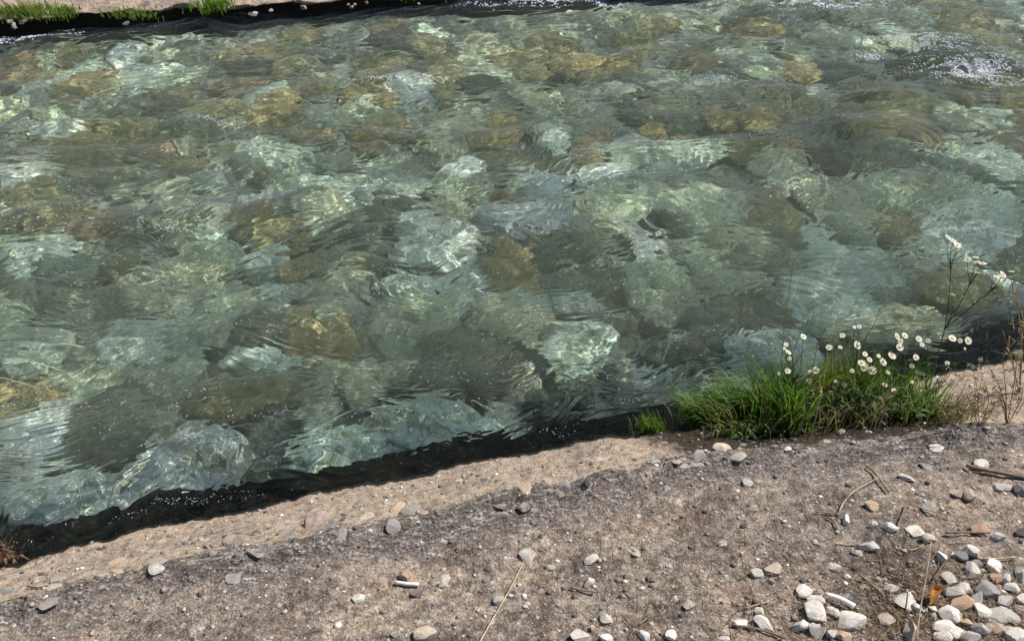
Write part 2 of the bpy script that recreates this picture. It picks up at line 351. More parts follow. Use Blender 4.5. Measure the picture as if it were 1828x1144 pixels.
attr(nearme, 'humus_shade', np.exp(-((T_-.5*(hA+hB))/(.5*(hB-hA)))**6)*(1-sstep(-.03, .035, de+.03*pn(T_*14, S_*14)))*sstep(-.02, .03, dw)+.25*sstep(hB, hB+.2, T_)*(1-sstep(-.02, .06, de))*sstep(.15, .5, pn(T_*10, S_*13)+.05)+.42*np.exp(-((T_-hpT)/.30)**2-((S_-hpS)/.17)**2))  # painted shade under the grass clump, then soil spots and litter at the heap
attr(nearme, 'algae_shade', np.where(P[..., 2] < .03, 1.0, 1-sstep(.0, .055, dw))*(1-sstep(.03, .06, P[..., 2])*.35))
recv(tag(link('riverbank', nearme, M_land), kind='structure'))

# ------------------------------------------------------------------ far bank, ground beyond
ft = np.concatenate([np.linspace(-30, -3, 40), np.linspace(-2.9, 9, 620), np.linspace(9.1, 40, 50)])
fp = [(-.1, -.5), (-.04, -.2), (.0, -.05), (.05, .02), (.06, .045), (.03, .07), (.0, .09)]+[(d, .09+.34*d-.02*d*d) for d in np.concatenate([np.linspace(.01, 1.2, 60), np.linspace(1.25, 4, 20)])]
rows = []
for k, (o, z) in enumerate(fp):
    x0 = fa[0]+ft*FT[0]+FN[0]*o; y0 = fa[1]+ft*FT[1]+FN[1]*o
    jag = (.05*pn(ft*3, 5+k*.1)+.03*pn(ft*9, k*.9+1)) if k < 12 else .05*pn(ft*3, 5+k*.1)
    hz = z+(.05*pn(ft*2.2, o*3)+.022*fbm(ft*8, 3+o*8+np.zeros_like(ft), 3) if k > 3 else 0)
    rows.append(np.stack([x0+FN[0]*jag, y0+FN[1]*jag, np.zeros_like(ft)+hz], -1))
P = np.stack(rows); farme = grid_mesh('far_riverbank', P)
offs = np.array([o for o, z in fp])[:, None]+0*ft[None]; T2 = np.repeat(ft[None], len(fp), 0); kk = np.repeat(np.arange(len(fp))[:, None], len(ft), 1)
attr(farme, 'tan', np.clip(1-sstep(.05, .45, .6*pn(T2*1.5+4, offs*3)+.5*sstep(1.9, 2.8, T2)-.05), 0, 1))
attr(farme, 'crust', .1+.3*sstep(2, 3, T2))
attr(farme, 'algae_shade', np.where(kk < 7, 1.0, 1-sstep(-.03, .07, offs+.09*pn(T2*4, offs*5))))  # shade of the far bank face painted in with the algae black
recv(tag(link('far_riverbank', farme, M_land), kind='structure'))
gp = []
for d, z in ((3.9, 1.0), (8, 1.3), (14, 2.0), (20, 6), (45, 26), (110, 70)):
    x = np.linspace(-160, 160, 60); xx = fa[0]+x*FT[0]+FN[0]*d; yy = fa[1]+x*FT[1]+FN[1]*d
    gp.append(np.stack([xx, yy, z+0*x+(.1*z)*pn(x*.06, d*.1)], -1))
tag(link('unseen_hillside', grid_mesh('unseen_hillside', np.stack(gp)), mat_plain('unseen_hillside_green', (.06, .09, .03), .5, .8)), kind='structure')  # unseen green slope, added to cut sky blue from the water reflections

RL = [(300, 822, 'the big pale slab at lower left'), (62, 765, 'the whitish slab at the left edge'), (40, 705, 'the ochre rock at the left edge'), (652, 672, 'the green-yellow stone'), (788, 428, 'the brightest mid-river slab'),
      (905, 470, 'the orange-brown centre rock'), (915, 565, 'the cream centre rock'), (1415, 500, 'the thin tall dry stalk'), (1300, 640, 'the leaning grass clump'), (1700, 440, 'the tallest daisies'), (690, 362, 'the dark mossy stone'),
      (530, 470, 'the small reddish stone'), (420, 548, 'the ringed grey-green rock'), (262, 492, 'the wide cream rock at left'), (150, 238, 'the long olive rock'), (500, 192, 'the ochre rock upper left'), (880, 222, 'the orange-yellow rock'),
      (1058, 236, 'the rusty brown rock'), (720, 152, 'the whitish foam-covered slab'), (1385, 280, 'the tan flow-breaking stone'), (1392, 182, 'the rounded swell'), (1580, 188, 'the largest swell'), (1650, 85, 'the upper foam patch'),
      (1740, 128, 'the lower foam patch'), (990, 128, 'the tiny near-black stone'), (1250, 102, 'the reddish far stone'), (1430, 8, 'the foam at the top edge'), (385, 20, 'the roundest far bank tuft'), (120, 20, 'the bright far bank tuft'),
      (35, 70, 'the foam near the far left'), (985, 14, 'the top centre foam'), (780, 742, 'the long pale slab by the bank'), (1285, 350, 'the broad grey-green rock'), (285, 325, 'the small cream stone upper left')]
BL = [(935, 1006, 'the top of the long straw'), (727, 1045, 'the short white stick'), (792, 1032, 'the round flat white stone'), (1053, 1015, 'the two lone white pebbles'), (1048, 861, 'the black stone on the slope'), (1530, 880, 'the bent straw'),
      (1760, 842, 'the long brown twig'), (1731, 984, 'the large clean white pebble'), (1664, 1067, 'the curled orange leaf'), (1495, 1080, 'the bleached stick'), (1516, 1107, 'the large grey flat pebble'), (1634, 950, 'the broad white pebble'),
      (1289, 798, 'the large pale rounded stone'), (568, 928, 'the long purple-brown stone'), (420, 965, 'the domed purple-grey stone'), (8, 1000, 'the dead shrublet at left'), (1350, 765, 'the foot of the grass clump'), (1790, 760, 'the reddish weeds'),
      (1774, 1029, 'the flat orange chip'), (1695, 1090, 'the large angular white pebble'), (1759, 1053, 'the dark layered pebble'), (280, 1016, 'the light grey veined stone'), (700, 935, 'the grey stone at the crust edge')]
FL_ = [(35, 20, 'the ragged olive tuft'), (118, 22, 'the bright green tuft'), (240, 24, 'the trailing tuft'), (380, 12, 'the roundest green tuft'), (985, 14, 'the top centre foam'), (740, 0, 'the dark low tuft')]
USED = set()
def where(head, px, py, marks, tail=''):
    lab = head
    ms = sorted(marks, key=lambda m: (m[0]-px)**2+((m[1]-py)*1.6)**2)
    for m in ms[:7]:
        dx, dy = px-m[0], (py-m[1])*1.6; dist = math.hypot(dx, dy)
        if len(head.split())+len(m[2].split()) > 11: continue
        d = ['right of', 'below right of', 'below', 'below left of', 'left of', 'above left of', 'above', 'above right of'][int(round(math.degrees(math.atan2(dy, dx))/45)) % 8]
        pre = 'just ' if dist < 60 else ('' if dist < 130 else 'farther ' if d in ('below', 'above') else 'well to the ' if d in ('right of', 'left of') else 'farther ')
        lab = f'{head} {pre}{d} {m[2]}{tail}'
        if lab not in USED: USED.add(lab); return lab
    return lab

# ------------------------------------------------------------------ rocks under the water
def rock_mesh(i, sub=4, amp=.32, flat=.0):
    import bmesh
    bm = bmesh.new(); bmesh.ops.create_icosphere(bm, subdivisions=sub, radius=1)
    rr = random.Random(i*7+1); off = Vector((i*13.1, i*7.7, i*3.3)); pl = []
    for _ in range(9):
        d = Vector((rr.uniform(-1, 1), rr.uniform(-1, 1), rr.uniform(-.6, 1))).normalized(); pl.append((d, rr.uniform(.45, .85)))
    for vt in bm.verts:
        p = vt.co.copy(); p *= 1+amp*mn.noise(p*1.1+off)+.10*mn.noise(p*2.7+off)
        for d, h in pl:
            e = p.dot(d)-h
            if e > 0: p -= d*e*.85
        p *= 1+.035*mn.noise(p*6+off); vt.co = p
    me = bpy.data.meshes.new('rock'); bm.to_mesh(me); bm.free(); me.shade_smooth(); return me
ROCKS = [rock_mesh(i, 3, .5) for i in range(12)]
for me in ROCKS: me.materials.append(M_rock)
PAL = {'P': (.86, .93, .80), 'W': (.90, .90, .84), 'C': (.68, .66, .48), 'Y': (.44, .33, .17), 'R': (.38, .27, .18), 'O': (.33, .28, .16),
       'D': (.22, .225, .18), 'G': (.54, .58, .44), 'K': (.05, .052, .045)}
NAMES = {'P': 'pale green-white', 'W': 'whitish grey', 'C': 'cream', 'Y': 'ochre yellow', 'R': 'rusty brown', 'O': 'olive brown', 'D': 'dark grey', 'G': 'grey-green', 'K': 'near-black'}
hero = [  # px, py, w, h, colour, label
 (300, 822, 330, 130, 'P', 'big pale green-white slab under water beside the black bank edge, lower left'),
 (62, 765, 165, 80, 'W', 'whitish grey submerged slab at the left edge of the picture'),
 (40, 705, 140, 62, 'Y', 'ochre submerged rock at the left edge under the arching dry straws'),
 (105, 852, 150, 80, 'P', 'pale submerged rock nearest the lower left corner of the river'),
 (250, 768, 100, 70, 'C', 'small cream submerged rock just above the big pale slab'),
 (195, 735, 170, 110, 'D', 'dark grey submerged boulder between the whitish slab and the cream rock'),
 (430, 690, 170, 62, 'O', 'olive brown submerged rock left of the green-yellow stone'),
 (240, 600, 160, 66, 'P', 'pale submerged rock to the right of the arching straw tips'),
 (45, 600, 150, 70, 'P', 'pale submerged rock at the left edge above the straw tips'),
 (262, 492, 160, 55, 'C', 'wide cream submerged rock in the left middle of the river'),
 (150, 545, 130, 80, 'D', 'dark submerged rock between two pale ones near the left edge'),
 (420, 548, 140, 60, 'G', 'rounded grey-green submerged rock with a ripple ring over it'),
 (620, 500, 120, 90, 'C', 'cream submerged rock left of the bright pale slab in mid river'),
 (788, 428, 150, 55, 'P', 'brightest pale slab in mid river, left of the orange-brown rock'),
 (905, 470, 85, 105, 'Y', 'orange-brown upright submerged rock in the centre of the river'),
 (1012, 470, 150, 80, 'D', 'dark submerged boulder right of the orange-brown rock in the centre'),
 (530, 470, 60, 40, 'R', 'small reddish submerged stone left of the cream rock in mid river'),
 (462, 575, 70, 40, 'D', 'small dark submerged stone below the ringed grey-green rock'),
 (652, 672, 80, 62, 'C', 'green-yellow submerged stone between olive rock and pale shallows'),
 (600, 795, 190, 64, 'P', 'pale submerged slab beside the black bank edge, second from the left'),
 (780, 742, 230, 70, 'P', 'long pale submerged slab along the black bank edge, middle of the picture'),
 (860, 630, 170, 90, 'D', 'dark grey submerged boulder below the cream centre rock'),
 (915, 565, 110, 80, 'C', 'cream submerged rock below the orange-brown rock in the centre'),
 (1032, 615, 120, 75, 'P', 'bright pale submerged rock right of the cream centre rock'),
 (720, 560, 170, 80, 'G', 'grey-green submerged rock left of the cream centre rock'),
 (1180, 500, 160, 120, 'G', 'large grey-green submerged rock in the right middle of the river'),
 (1285, 560, 120, 80, 'D', 'dark submerged rock left of the daisies, in the river'),
 (1355, 420, 160, 60, 'D', 'dark submerged rock above the thin tall dry stalk'),
 (1490, 450, 200, 100, 'P', 'wide pale submerged slab behind the grass clump'),
 (1610, 578, 150, 55, 'C', 'cream submerged rock beside the bank just behind the daisies'),
 (1705, 500, 130, 50, 'O', 'olive brown submerged rock behind the tallest daisy plant'),
 (1815, 470, 90, 50, 'D', 'dark submerged rock at the right edge above the bank'),
 (930, 372, 190, 60, 'P', 'pale submerged slab above the orange-brown centre rock'),
 (740, 385, 90, 40, 'P', 'small pale submerged rock above the brightest slab'),
 (690, 362, 90, 50, 'D', 'dark mossy submerged stone upper left of the brightest slab'),
 (660, 318, 150, 50, 'P', 'pale submerged rock above the dark mossy stone'),
 (500, 395, 130, 36, 'O', 'olive brown flat submerged rock in the left centre'),
 (570, 368, 110, 50, 'C', 'cream submerged rock just right of the flat olive one'),
 (285, 325, 80, 30, 'C', 'small cream submerged stone with a dark rock above it, upper left'),
 (235, 292, 160, 54, 'D', 'dark submerged rock above the small cream stone, upper left'),
 (100, 382, 80, 40, 'O', 'olive brown submerged rock near the left edge, above the foam streak'),
 (150, 238, 180, 45, 'O', 'long olive brown submerged rock under a low swell, upper left'),
 (250, 252, 110, 36, 'R', 'rusty submerged rock at the right end of the long olive one'),
 (385, 188, 140, 45, 'O', 'olive brown submerged rock in the upper left river'),
 (500, 192, 90, 42, 'Y', 'ochre submerged rock right of the olive one, upper left'),
 (350, 222, 100, 50, 'D', 'dark submerged rock below the olive and ochre pair, upper left'),
 (485, 262, 120, 55, 'P', 'pale submerged rock below the ochre one, upper left'),
 (880, 222, 100, 40, 'Y', 'orange-yellow submerged rock in the upper centre'),
 (1058, 236, 84, 40, 'R', 'rusty brown submerged rock right of a pale one, upper centre'),
 (985, 242, 70, 44, 'P', 'pale submerged rock beside the rusty one, upper centre'),
 (1200, 262, 220, 44, 'P', 'wide pale submerged slab right of the rusty rock'),
 (1392, 182, 110, 36, 'O', 'olive submerged rock under a rounded swell, upper right'),
 (1580, 188, 180, 42, 'O', 'wide brown submerged rock under the largest swell, upper right'),
 (1385, 280, 84, 50, 'C', 'tan submerged stone breaking the flow in the right middle'),
 (1465, 275, 110, 30, 'K', 'near-black submerged stone right of the tan one'),
 (1545, 258, 160, 44, 'D', 'dark submerged rock below the large brown one, upper right'),
 (1720, 268, 160, 50, 'P', 'pale submerged slab near the right edge, upper right'),
 (1740, 400, 180, 80, 'P', 'pale submerged slab behind the top daisies at the right'),
 (720, 152, 180, 34, 'W', 'whitish submerged slab under foam in the upper centre'),
 (665, 165, 80, 22, 'Y', 'small ochre submerged stone left of the whitish slab'),
 (1250, 102, 70, 24, 'R', 'reddish submerged stone in the far upper right'),
 (1660, 108, 140, 26, 'K', 'near-black submerged rock between the two foam patches'),
 (1510, 125, 90, 30, 'K', 'near-black submerged rock left of the foam patches'),
 (960, 160, 80, 30, 'C', 'cream submerged stone in the upper centre'),
 (990, 128, 30, 14, 'K', 'tiny near-black submerged stone in a pale patch, upper centre'),
 (1090, 355, 180, 50, 'G', 'grey-green submerged rock in the centre right'),
 (1250, 350, 170, 60, 'G', 'broad grey-green submerged rock right of centre'),
 (1620, 340, 160, 60, 'G', 'grey-green submerged rock in the right middle, above the pale slab'),
]
placed = []
ri = 0
def put_rock(px, py, w, h, ck, label, group=None, ztop=None):
    global ri
    if ztop is None: ztop = -.17
    p, rg = under(px, py, ztop-.03)
    dep = math.asin(abs(ray(px, py)[2])/np.linalg.norm(ray(px, py)))
    rx = w*rg/F/2*1.12; ry = h*rg/F/math.sin(dep)/2*1.2; rz = min(.11, .34*min(rx, ry)+.02)
    me = ROCKS[ri % 12]; o = bpy.data.objects.new('river_rock', me); COL.objects.link(o); ri += 1
    o.location = (p[0], p[1], ztop-rz*.95); o.rotation_euler = (random.uniform(-.12, .12), random.uniform(-.12, .12), random.choice([0, math.pi])+random.uniform(-.15, .15)+.12)
    o.scale = (rx*1.28, ry*1.28, rz)
    c = PAL[ck]; j = random.uniform(.85, 1.12); o.color = (min(.9, c[0]*j), min(.9, c[1]*j), min(.9, c[2]*j), 1)
    tag(o, label, 'rock', group); recv(o); placed.append((p[0], p[1], max(rx, ry*.8))); return o
for h in hero: put_rock(*h, group='rocks on the riverbed')
# the rest of the bed, shown only as blurred shapes
rr = random.Random(4)
cnt = 0
for _ in range(9000):
    if cnt > 225: break
    px = rr.uniform(-160, 1990); py = 25+(rr.random()**1.15)*930
    wy = np.interp(px, [0, 500, 1000, 1500, 1828], [930, 815, 700, 590, 530])
    if py > wy-6 or py < np.interp(px, [0, 950], [95, 20]): continue
    p, rg = under(px, py, -.25); size = rr.uniform(.06, .17)*(1.25 if py < 250 else 1)
    if any((p[0]-a)**2+(p[1]-b)**2 < (.62*(c+size))**2 for a, b, c in placed): continue
    zone = 'far' if py < 230 else ('mid' if py < 480 else 'near')
    ck = rr.choice({'far': 'OOOODGGCPRYKDGOY', 'mid': 'PPPGGGOODCYOR', 'near': 'PPPGGDPCOGYPD'}[zone])
    wpx = 2*size*F/rg
    zl = {'far': 'far side of the river', 'mid': 'middle of the river', 'near': 'river near the daisy bank'}[zone]
    put_rock(px, py, wpx, wpx*rr.uniform(.3, .55), ck, where(('small' if size < .095 else 'medium' if size < .14 else 'broad')+f' {NAMES[ck]} submerged stone', px, py, RL), 'rocks on the riverbed', -.20 if zone != 'far' else -.15)
    cnt += 1

# ------------------------------------------------------------------ foam and painted sun glints
def foam_glint_mesh(spots):
    import bmesh
    bm = bmesh.new(); bmesh.ops.create_icosphere(bm, subdivisions=1, radius=1); bv = np.array([v.co[:] for v in bm.verts]); bf = np.array([[v.index for v in f.verts] for f in bm.faces]); bm.free()
    r = np.random.RandomState(2); V = []; Fc = []; C = []; Rr = []
    for (px, py, lx, ly, n, r0, r1) in spots:
        c = at_z(px, py)[:2]; q = r.randn(n, 2)*[lx, ly]*.5; q[:, 1] += .25*q[:, 0]*np.sin(q[:, 0]*5)
        cc, ss = math.cos(.1), math.sin(.1); xy = c+np.stack([q[:, 0]*cc-q[:, 1]*ss, q[:, 0]*ss+q[:, 1]*cc], 1)
        keep = pn(xy[:, 0]*9, xy[:, 1]*16) > -.12; xy = xy[keep]
        C.append(np.column_stack([xy, waves(xy[:, 0], xy[:, 1])])); Rr.append(r.uniform(r0, r1, len(xy)))
    C = np.concatenate(C); Rr = np.concatenate(Rr); n = len(C)
    V = (C[:, None]+bv[None]*Rr[:, None, None]*np.array([1, 1, .7])).reshape(-1, 3); Fc = (bf[None]+np.arange(n)[:, None, None]*len(bv)).reshape(-1, 3)
    me = bpy.data.meshes.new('foam'); me.vertices.add(len(V)); me.vertices.foreach_set('co', V.astype('f').ravel())
    me.loops.add(Fc.size); me.loops.foreach_set('vertex_index', Fc.ravel().astype('i')); me.polygons.add(len(Fc)); me.polygons.foreach_set('loop_start', np.arange(0, Fc.size, 3, dtype='i'))
    me.update(calc_edges=True); me.shade_smooth(); return me
spots = [(1735, 128, .30, .17, 2200, .002, .006), (1790, 150, .2, .06, 160, .002, .006), (1640, 82, .34, .12, 900, .002, .006), (1700, 92, .40, .08, 500, .002, .005), (1430, 8, .6, .2, 1800, .003, .008), (1490, 16, .3, .06, 250, .003, .009),
         (985, 14, .25, .10, 320, .003, .010), (1085, 12, .14, .05, 120, .003, .008), (890, 18, .3, .08, 160, .003, .008), (35, 70, .28, .10, 350, .003, .009), (1550, 102, .12, .05, 120, .003, .007), (90, 68, .2, .05, 100, .003, .007),
         (330, 420, .18, .07, 110, .0015, .003), (40, 405, .14, .06, 110, .002, .0035), (700, 152, .25, .06, 130, .002, .005), (1280, 145, .15, .04, 90, .002, .005), (370, 215, .12, .05, 70, .002, .004), (1190, 270, .3, .05, 120, .0015, .004), (1110, 320, .35, .05, 110, .0015, .0035)]
rs = random.Random(8)
for _ in range(420):                       # thin drifts of white specks painting sun sparkle on the riffles
    x = rs.uniform(0, 1828); y = 40+rs.random()*850
    if y > np.interp(x, [0, 1828], [930, 560])-10: continue
    k = .4+.6*(1-y/900); spots.append((x, y, rs.uniform(.06, .22), rs.uniform(.015, .05), rs.randint(4, 16), .0010, .0030*k+.0007))
for _ in range(46):                        # white specks as painted sun glints on the dark water along the near bank
    x = rs.uniform(0, 1828); y = np.interp(x, [0, 250, 500, 750, 1000, 1150], [960, 905, 850, 795, 745, 715])+rs.uniform(-12, 22)
    if x < 1180: spots.append((x, y, rs.uniform(.08, .2), .005, rs.randint(5, 18), .0005, .0014))
spots += [(960, 765, .12, .02, 40, .0008, .002), (985, 775, .10, .015, 30, .0008, .002), (215, 915, .10, .015, 30, .0007, .0018), (330, 890, .12, .012, 26, .0007, .0018), (1130, 715, .12, .015, 30, .0008, .002)]  # more painted glint specks on the near dark water
tag(link('foam', foam_glint_mesh(spots), M_foam_glint), 'white foam and specks of painted sun glint on the river riffles', 'foam', kind='stuff')

# ------------------------------------------------------------------ pebbles and stones on the bank
def pebble_mesh(i, planes=12, hard=1.0, sub=3):
    import bmesh
    bm = bmesh.new(); bmesh.ops.create_icosphere(bm, subdivisions=sub, radius=1); r = random.Random(i*31+5); off = Vector((i*3.1, i*5.7, i*9.3)); pl = []
    for _ in range(planes):
        d = Vector((r.gauss(0, 1), r.gauss(0, 1), r.gauss(0, 1))).normalized(); pl.append((d, r.uniform(.50, .82)))
    for vt in bm.verts:
        p = vt.co*(1+.12*mn.noise(vt.co*1.3+off))
        for d, h in pl:
            e = p.dot(d)-h
            if e > 0: p -= d*e*hard
        vt.co = p*(1+.03*mn.noise(p*5+off))
    me = bpy.data.meshes.new('pebble'); bm.to_mesh(me); bm.free(); me.shade_smooth(); me.set_sharp_from_angle(angle=R(24)); return me
PEB = [pebble_mesh(i) for i in range(12)]; EMB = [pebble_mesh(40+i, 10, 1.0) for i in range(8)]
for me in PEB: me.materials.append(M_peb)
for me in EMB: me.materials.append(M_stone)
pi_ = 0
PC = {'w': (.74, .68, .61), 'b': (.56, .47, .37), 't': (.48, .35, .25), 'o': (.50, .32, .22), 'g': (.30, .28, .27), 'd': (.10, .095, .095), 's': (.54, .50, .45), 'p': (.24, .18, .165), 'k': (.20, .21, .22)}
def put_peb(px, py, hw, hh, ck, label, group, embedded=False, lift=.45):
    global pi_
    p = on_land(px, py+hh*.35); rg = np.linalg.norm(p-np.array([0, 0, CAM_H])); sc = rg/F
    rx = hw*sc*(1.0 if not embedded else 1.05); rz = hh*sc*(.85 if not embedded else .62); ry = rx*random.uniform(.7, .95)
    me = (EMB if embedded else PEB)[pi_ % (8 if embedded else 12)]; o = bpy.data.objects.new('embedded_stone' if embedded else 'pebble', me); COL.objects.link(o); pi_ += 1
    k_ = 1.07 if not embedded else 1.0; o.scale = (rx*k_, ry*k_, rz*k_); o.location = (p[0], p[1], p[2]+(rz*lift if not embedded else +.05*rz)); o.rotation_euler = (random.uniform(-.25, .25), random.uniform(-.25, .25), random.uniform(0, 6.28) if hw < hh*1.3 else random.choice((0, math.pi))+random.uniform(-.3, .3))
    c = PC[ck]; j = random.uniform(.80, 1.08); o.color = tuple(min(.88, x*j) for x in c)+(1,)
    tag(o, label, 'pebble' if not embedded else 'stone', group); return o
def z4(x, y, a, b): return 1328+x/2.98, 760+y/2.98, a/2.98, b/2.98
def z3(x, y, a, b): return 900+x/2.98, 760+y/2.98, a/2.98, b/2.98
def z2(x, y, a, b): return 450+x/3.142, 780+y/3.142, a/3.142, b/3.142
def z1(x, y, a, b): return x/3.142, 780+y/3.142, a/3.142, b/3.142
G1 = 'loose gravel pebbles on the bank'; CL = 'pale gravel pebble in the heap at the lower right corner'
peb = [
 (z4(1252, 200, 40, 36), 'w', 'white pebble at the tip of the long twig near the right edge'),
 (z4(1130, 360, 32, 28), 'b', 'left one of two touching beige pebbles below the long twig'), (z4(1192, 364, 34, 30), 'b', 'right one of two touching beige pebbles below the long twig'),
 (z4(675, 423, 38, 22), 't', 'small pinkish tan pebble right of the bent straw'), (z4(540, 503, 34, 36), 'w', 'white pebble at the lower end of the bent straw'),
 (z4(687, 525, 28, 34), 'w', 'pointed white pebble between the bent straw and a rounded cream one'), (z4(765, 531, 46, 28), 'w', 'rounded cream pebble, third from the bent straw'),
 (z4(912, 567, 56, 33), 'w', 'broad white pebble touching a smaller yellowish one'), (z4(985, 594, 42, 28), 'b', 'yellowish pebble touching the broad white one'),
 (z4(660, 640, 48, 32), 's', 'grey triangular pebble with a straw pointing at it'), (z4(1250, 545, 54, 30), 'o', 'orange and white pebble above the short straight stick'),
 (z4(1345, 590, 34, 36), 's', 'speckled grey pebble at the right end of the short straight stick'), (z4(1202, 665, 50, 40), 'w', 'large clean white pebble above the gravel heap at the right'),
 (z4(1048, 700, 36, 38), 'w', 'square cream pebble left of the large clean white one'), (z4(1208, 768, 42, 36), 'w', 'grey-veined pebble just below the large clean white one'),
 (z4(1320, 745, 42, 34), 'w', 'pale pebble below the right straw, beside an orange chip'), (z4(1330, 802, 32, 20), 'o', 'small flat orange chip on the gravel near the right edge'),
 (z4(1390, 812, 30, 30), 'w', None), (z4(1465, 790, 40, 32), 's', 'rounded grey pebble at the right edge of the picture'), (z4(1093, 815, 46, 26), 's', 'flat grey pebble left of the orange chip'),
 (z4(630, 857, 20, 16), 'b', 'tiny square beige pebble alone above the dark stone'), (z4(783, 865, 36, 30), 'w', 'white pebble left of the curled orange leaf, upper of two'),
 (z4(850, 922, 62, 30), 's', 'long greyish pebble just left of the curled orange leaf'), (z4(473, 750, 40, 26), 's', 'flat pale grey stone lying alone above the bleached stick'),
 (z4(70, 780, 40, 36), 'w', 'round pebble touching a wedge-shaped one, middle of the bank'), (z4(150, 760, 52, 34), 'b', 'wedge-shaped pebble touching a round white one'),
 (z4(145, 822, 18, 14), 'b', 'tiny beige pebble below the wedge-shaped one'), (z4(320, 880, 44, 26), 'w', 'knobbly pale pebble above the bleached stick'),
 (z4(370, 920, 50, 26), 'w', 'pale pebble touching the left end of the bleached stick'), (z4(80, 985, 30, 28), 'w', 'white pebble standing above a flat oval one'),
 (z4(105, 1048, 52, 25), 'w', 'flat oval white pebble below a smaller standing one'), (z4(372, 992, 64, 46), 'w', 'largest white pebble, below the left end of the bleached stick'),
 (z4(465, 984, 34, 38), 'w', 'white pebble just under the bleached stick'), (z4(300, 1060, 42, 32), 'w', 'white pebble below the largest white one'),
 (z4(385, 1080, 48, 42), 's', 'grey mottled pebble below the largest white one'), (z4(562, 1035, 76, 55), 's', 'large grey flat pebble below the right end of the bleached stick'),
 (z4(622, 1020, 32, 30), 'w', None), (z4(460, 1102, 30, 44), 'w', None), (z4(522, 1112, 42, 34), 't', 'tan pebble at the bottom edge under the large grey flat one'),
 (z4(755, 1032, 44, 28), 'b', 'beige pebble half in shade between the two gravel heaps'), (z4(940, 974, 42, 28), 'w', 'white pebble directly below the curled orange leaf'),
 (z4(1002, 975, 26, 24), 'w', None), (z4(880, 1100, 52, 46), 'b', 'large beige pebble at the bottom edge crossed by a dry stalk'), (z4(1095, 987, 64, 42), 'w', 'large angular white pebble right of the curled orange leaf'),
 (z4(1152, 942, 56, 42), 'o', 'orange-brown pebble resting above the large angular white one'), (z4(1115, 882, 52, 40), 's', None), (z4(1170, 865, 34, 32), 'w', None), (z4(1285, 872, 56, 46), 'g', 'dark grey layered pebble in the heap near the right edge'),
 (z4(1270, 978, 54, 30), 'w', None), (z4(1240, 915, 38, 34), 's', None), (z4(1060, 1066, 54, 32), 'w', None), (z4(1130, 1100, 46, 24), 'w', None), (z4(1040, 1118, 50, 28), 'w', None),
 (z4(1180, 1050, 38, 30), 't', 'reddish brown pebble among white ones in the heap'), (z4(1250, 1075, 40, 38), 'w', None), (z4(1302, 1066, 28, 28), 'b', None), (z4(1330, 1012, 72, 28), 's', None), (z4(1205, 1122, 42, 28), 's', None),
 (z4(1455, 1115, 54, 32), 'w', None), (z4(1350, 1072, 36, 28), 't', None), (z4(1425, 1010, 46, 26), 's', None), (z4(1385, 930, 44, 30), 's', None), (z4(1420, 860, 34, 24), 'w', None), (z4(1400, 1090, 30, 24), 's', None), (z4(1470, 920, 34, 30), 'w', None),
 (z4(850, 665, 20, 16), 's', 'tiny grey pebble by a thin forked straw'), (z4(1465, 348, 34, 30), 'g', 'dark grey pebble at the right edge under the long twig'),
 (z4(1345, 317, 32, 16), 's', 'left one of two flat pebbles under the long twig'), (z4(1388, 324, 28, 17), 's', 'right one of two flat pebbles under the long twig'),
 (z4(515, 32, 22, 24), 's', 'pale rounded pebble at the foot of the grass clump'), (z4(230, 122, 26, 12), 'w', 'thin white chip in the dark crust below the grass clump'),
 (z4(1025, 113, 38, 11), 'w', 'flat white chip in the dark crust at the upper right of the bank'), (z4(20, 303, 36, 20), 's', 'pale pebble with a black shadow on the dark crust'),
 (z4(1475, 570, 40, 22), 'd', 'blackish pebble cut by the right edge of the picture'), (z4(600, 674, 28, 14), 's', 'flat grey chip below the grey triangular pebble'), (z4(1150, 690, 36, 22), 'g', 'brown-grey pebble tucked under the large clean white one'),
 (z4(1210, 725, 40, 16), 'g', None), (z4(1270, 770, 16, 16), 'b', None), (z4(1140, 1010, 24, 20), 'b', None), (z4(1020, 1010, 30, 24), 's', None),
 (z3(462, 710, 38, 40), 'w', 'upper one of two white pebbles lying apart right of the long straw'), (z3(450, 833, 34, 40), 'w', 'lower one of two white pebbles lying apart right of the long straw'),
 (z3(700, 676, 26, 20), 's', 'grey pebble right of the upper lone white one'), (z3(545, 1022, 36, 38), 'w', 'knobbly white pebble above the bottom row in mid bank'), (z3(540, 1122, 36, 30), 'w', 'white pebble at the bottom edge under the knobbly one'),
 (z3(400, 1118, 58, 36), 'w', 'wide white pebble at the bottom edge right of the long straw'), (z3(742, 1112, 36, 28), 'w', 'third white pebble along the bottom edge'), (z3(882, 1110, 34, 28), 'w', 'fourth white pebble along the bottom edge'),
 (z3(1265, 1050, 42, 28), 'w', 'white pebble left of the flat oval one'), (z3(470, 1070, 22, 20), 'b', 'small beige pebble left of the knobbly white one'), (z3(628, 905, 20, 15), 's', 'tiny grey pebble in mid bank'),
 (z3(780, 812, 30, 28), 'p', 'brown triangular pebble in mid bank'), (z3(1168, 1130, 26, 16), 'w', 'small white pebble cut by the bottom edge'), (z3(440, 302, 30, 26), 'd', 'black stone casting shade on the sandy slope'),
 (z2(600, 905, 40, 26), 'w', 'white pebble with a dark end at the lower left of the bank'), (z2(850, 768, 42, 40), 't', 'tan pebble above the short white stick'), (z2(890, 802, 30, 18), 't', 'flat pinkish chip touching the short white stick'),
 (z2(925, 872, 42, 24), 'p', 'dark brown pebble under the short white stick'), (z2(1385, 910, 40, 28), 's', 'pale pebble touched by the long straw'), (z2(970, 1100, 74, 40), 'b', 'largest cream and pink pebble, at the bottom edge left of the long straw'),
 (z2(800, 1098, 32, 18), 'b', 'small cream pebble left of the largest cream and pink one'),
]
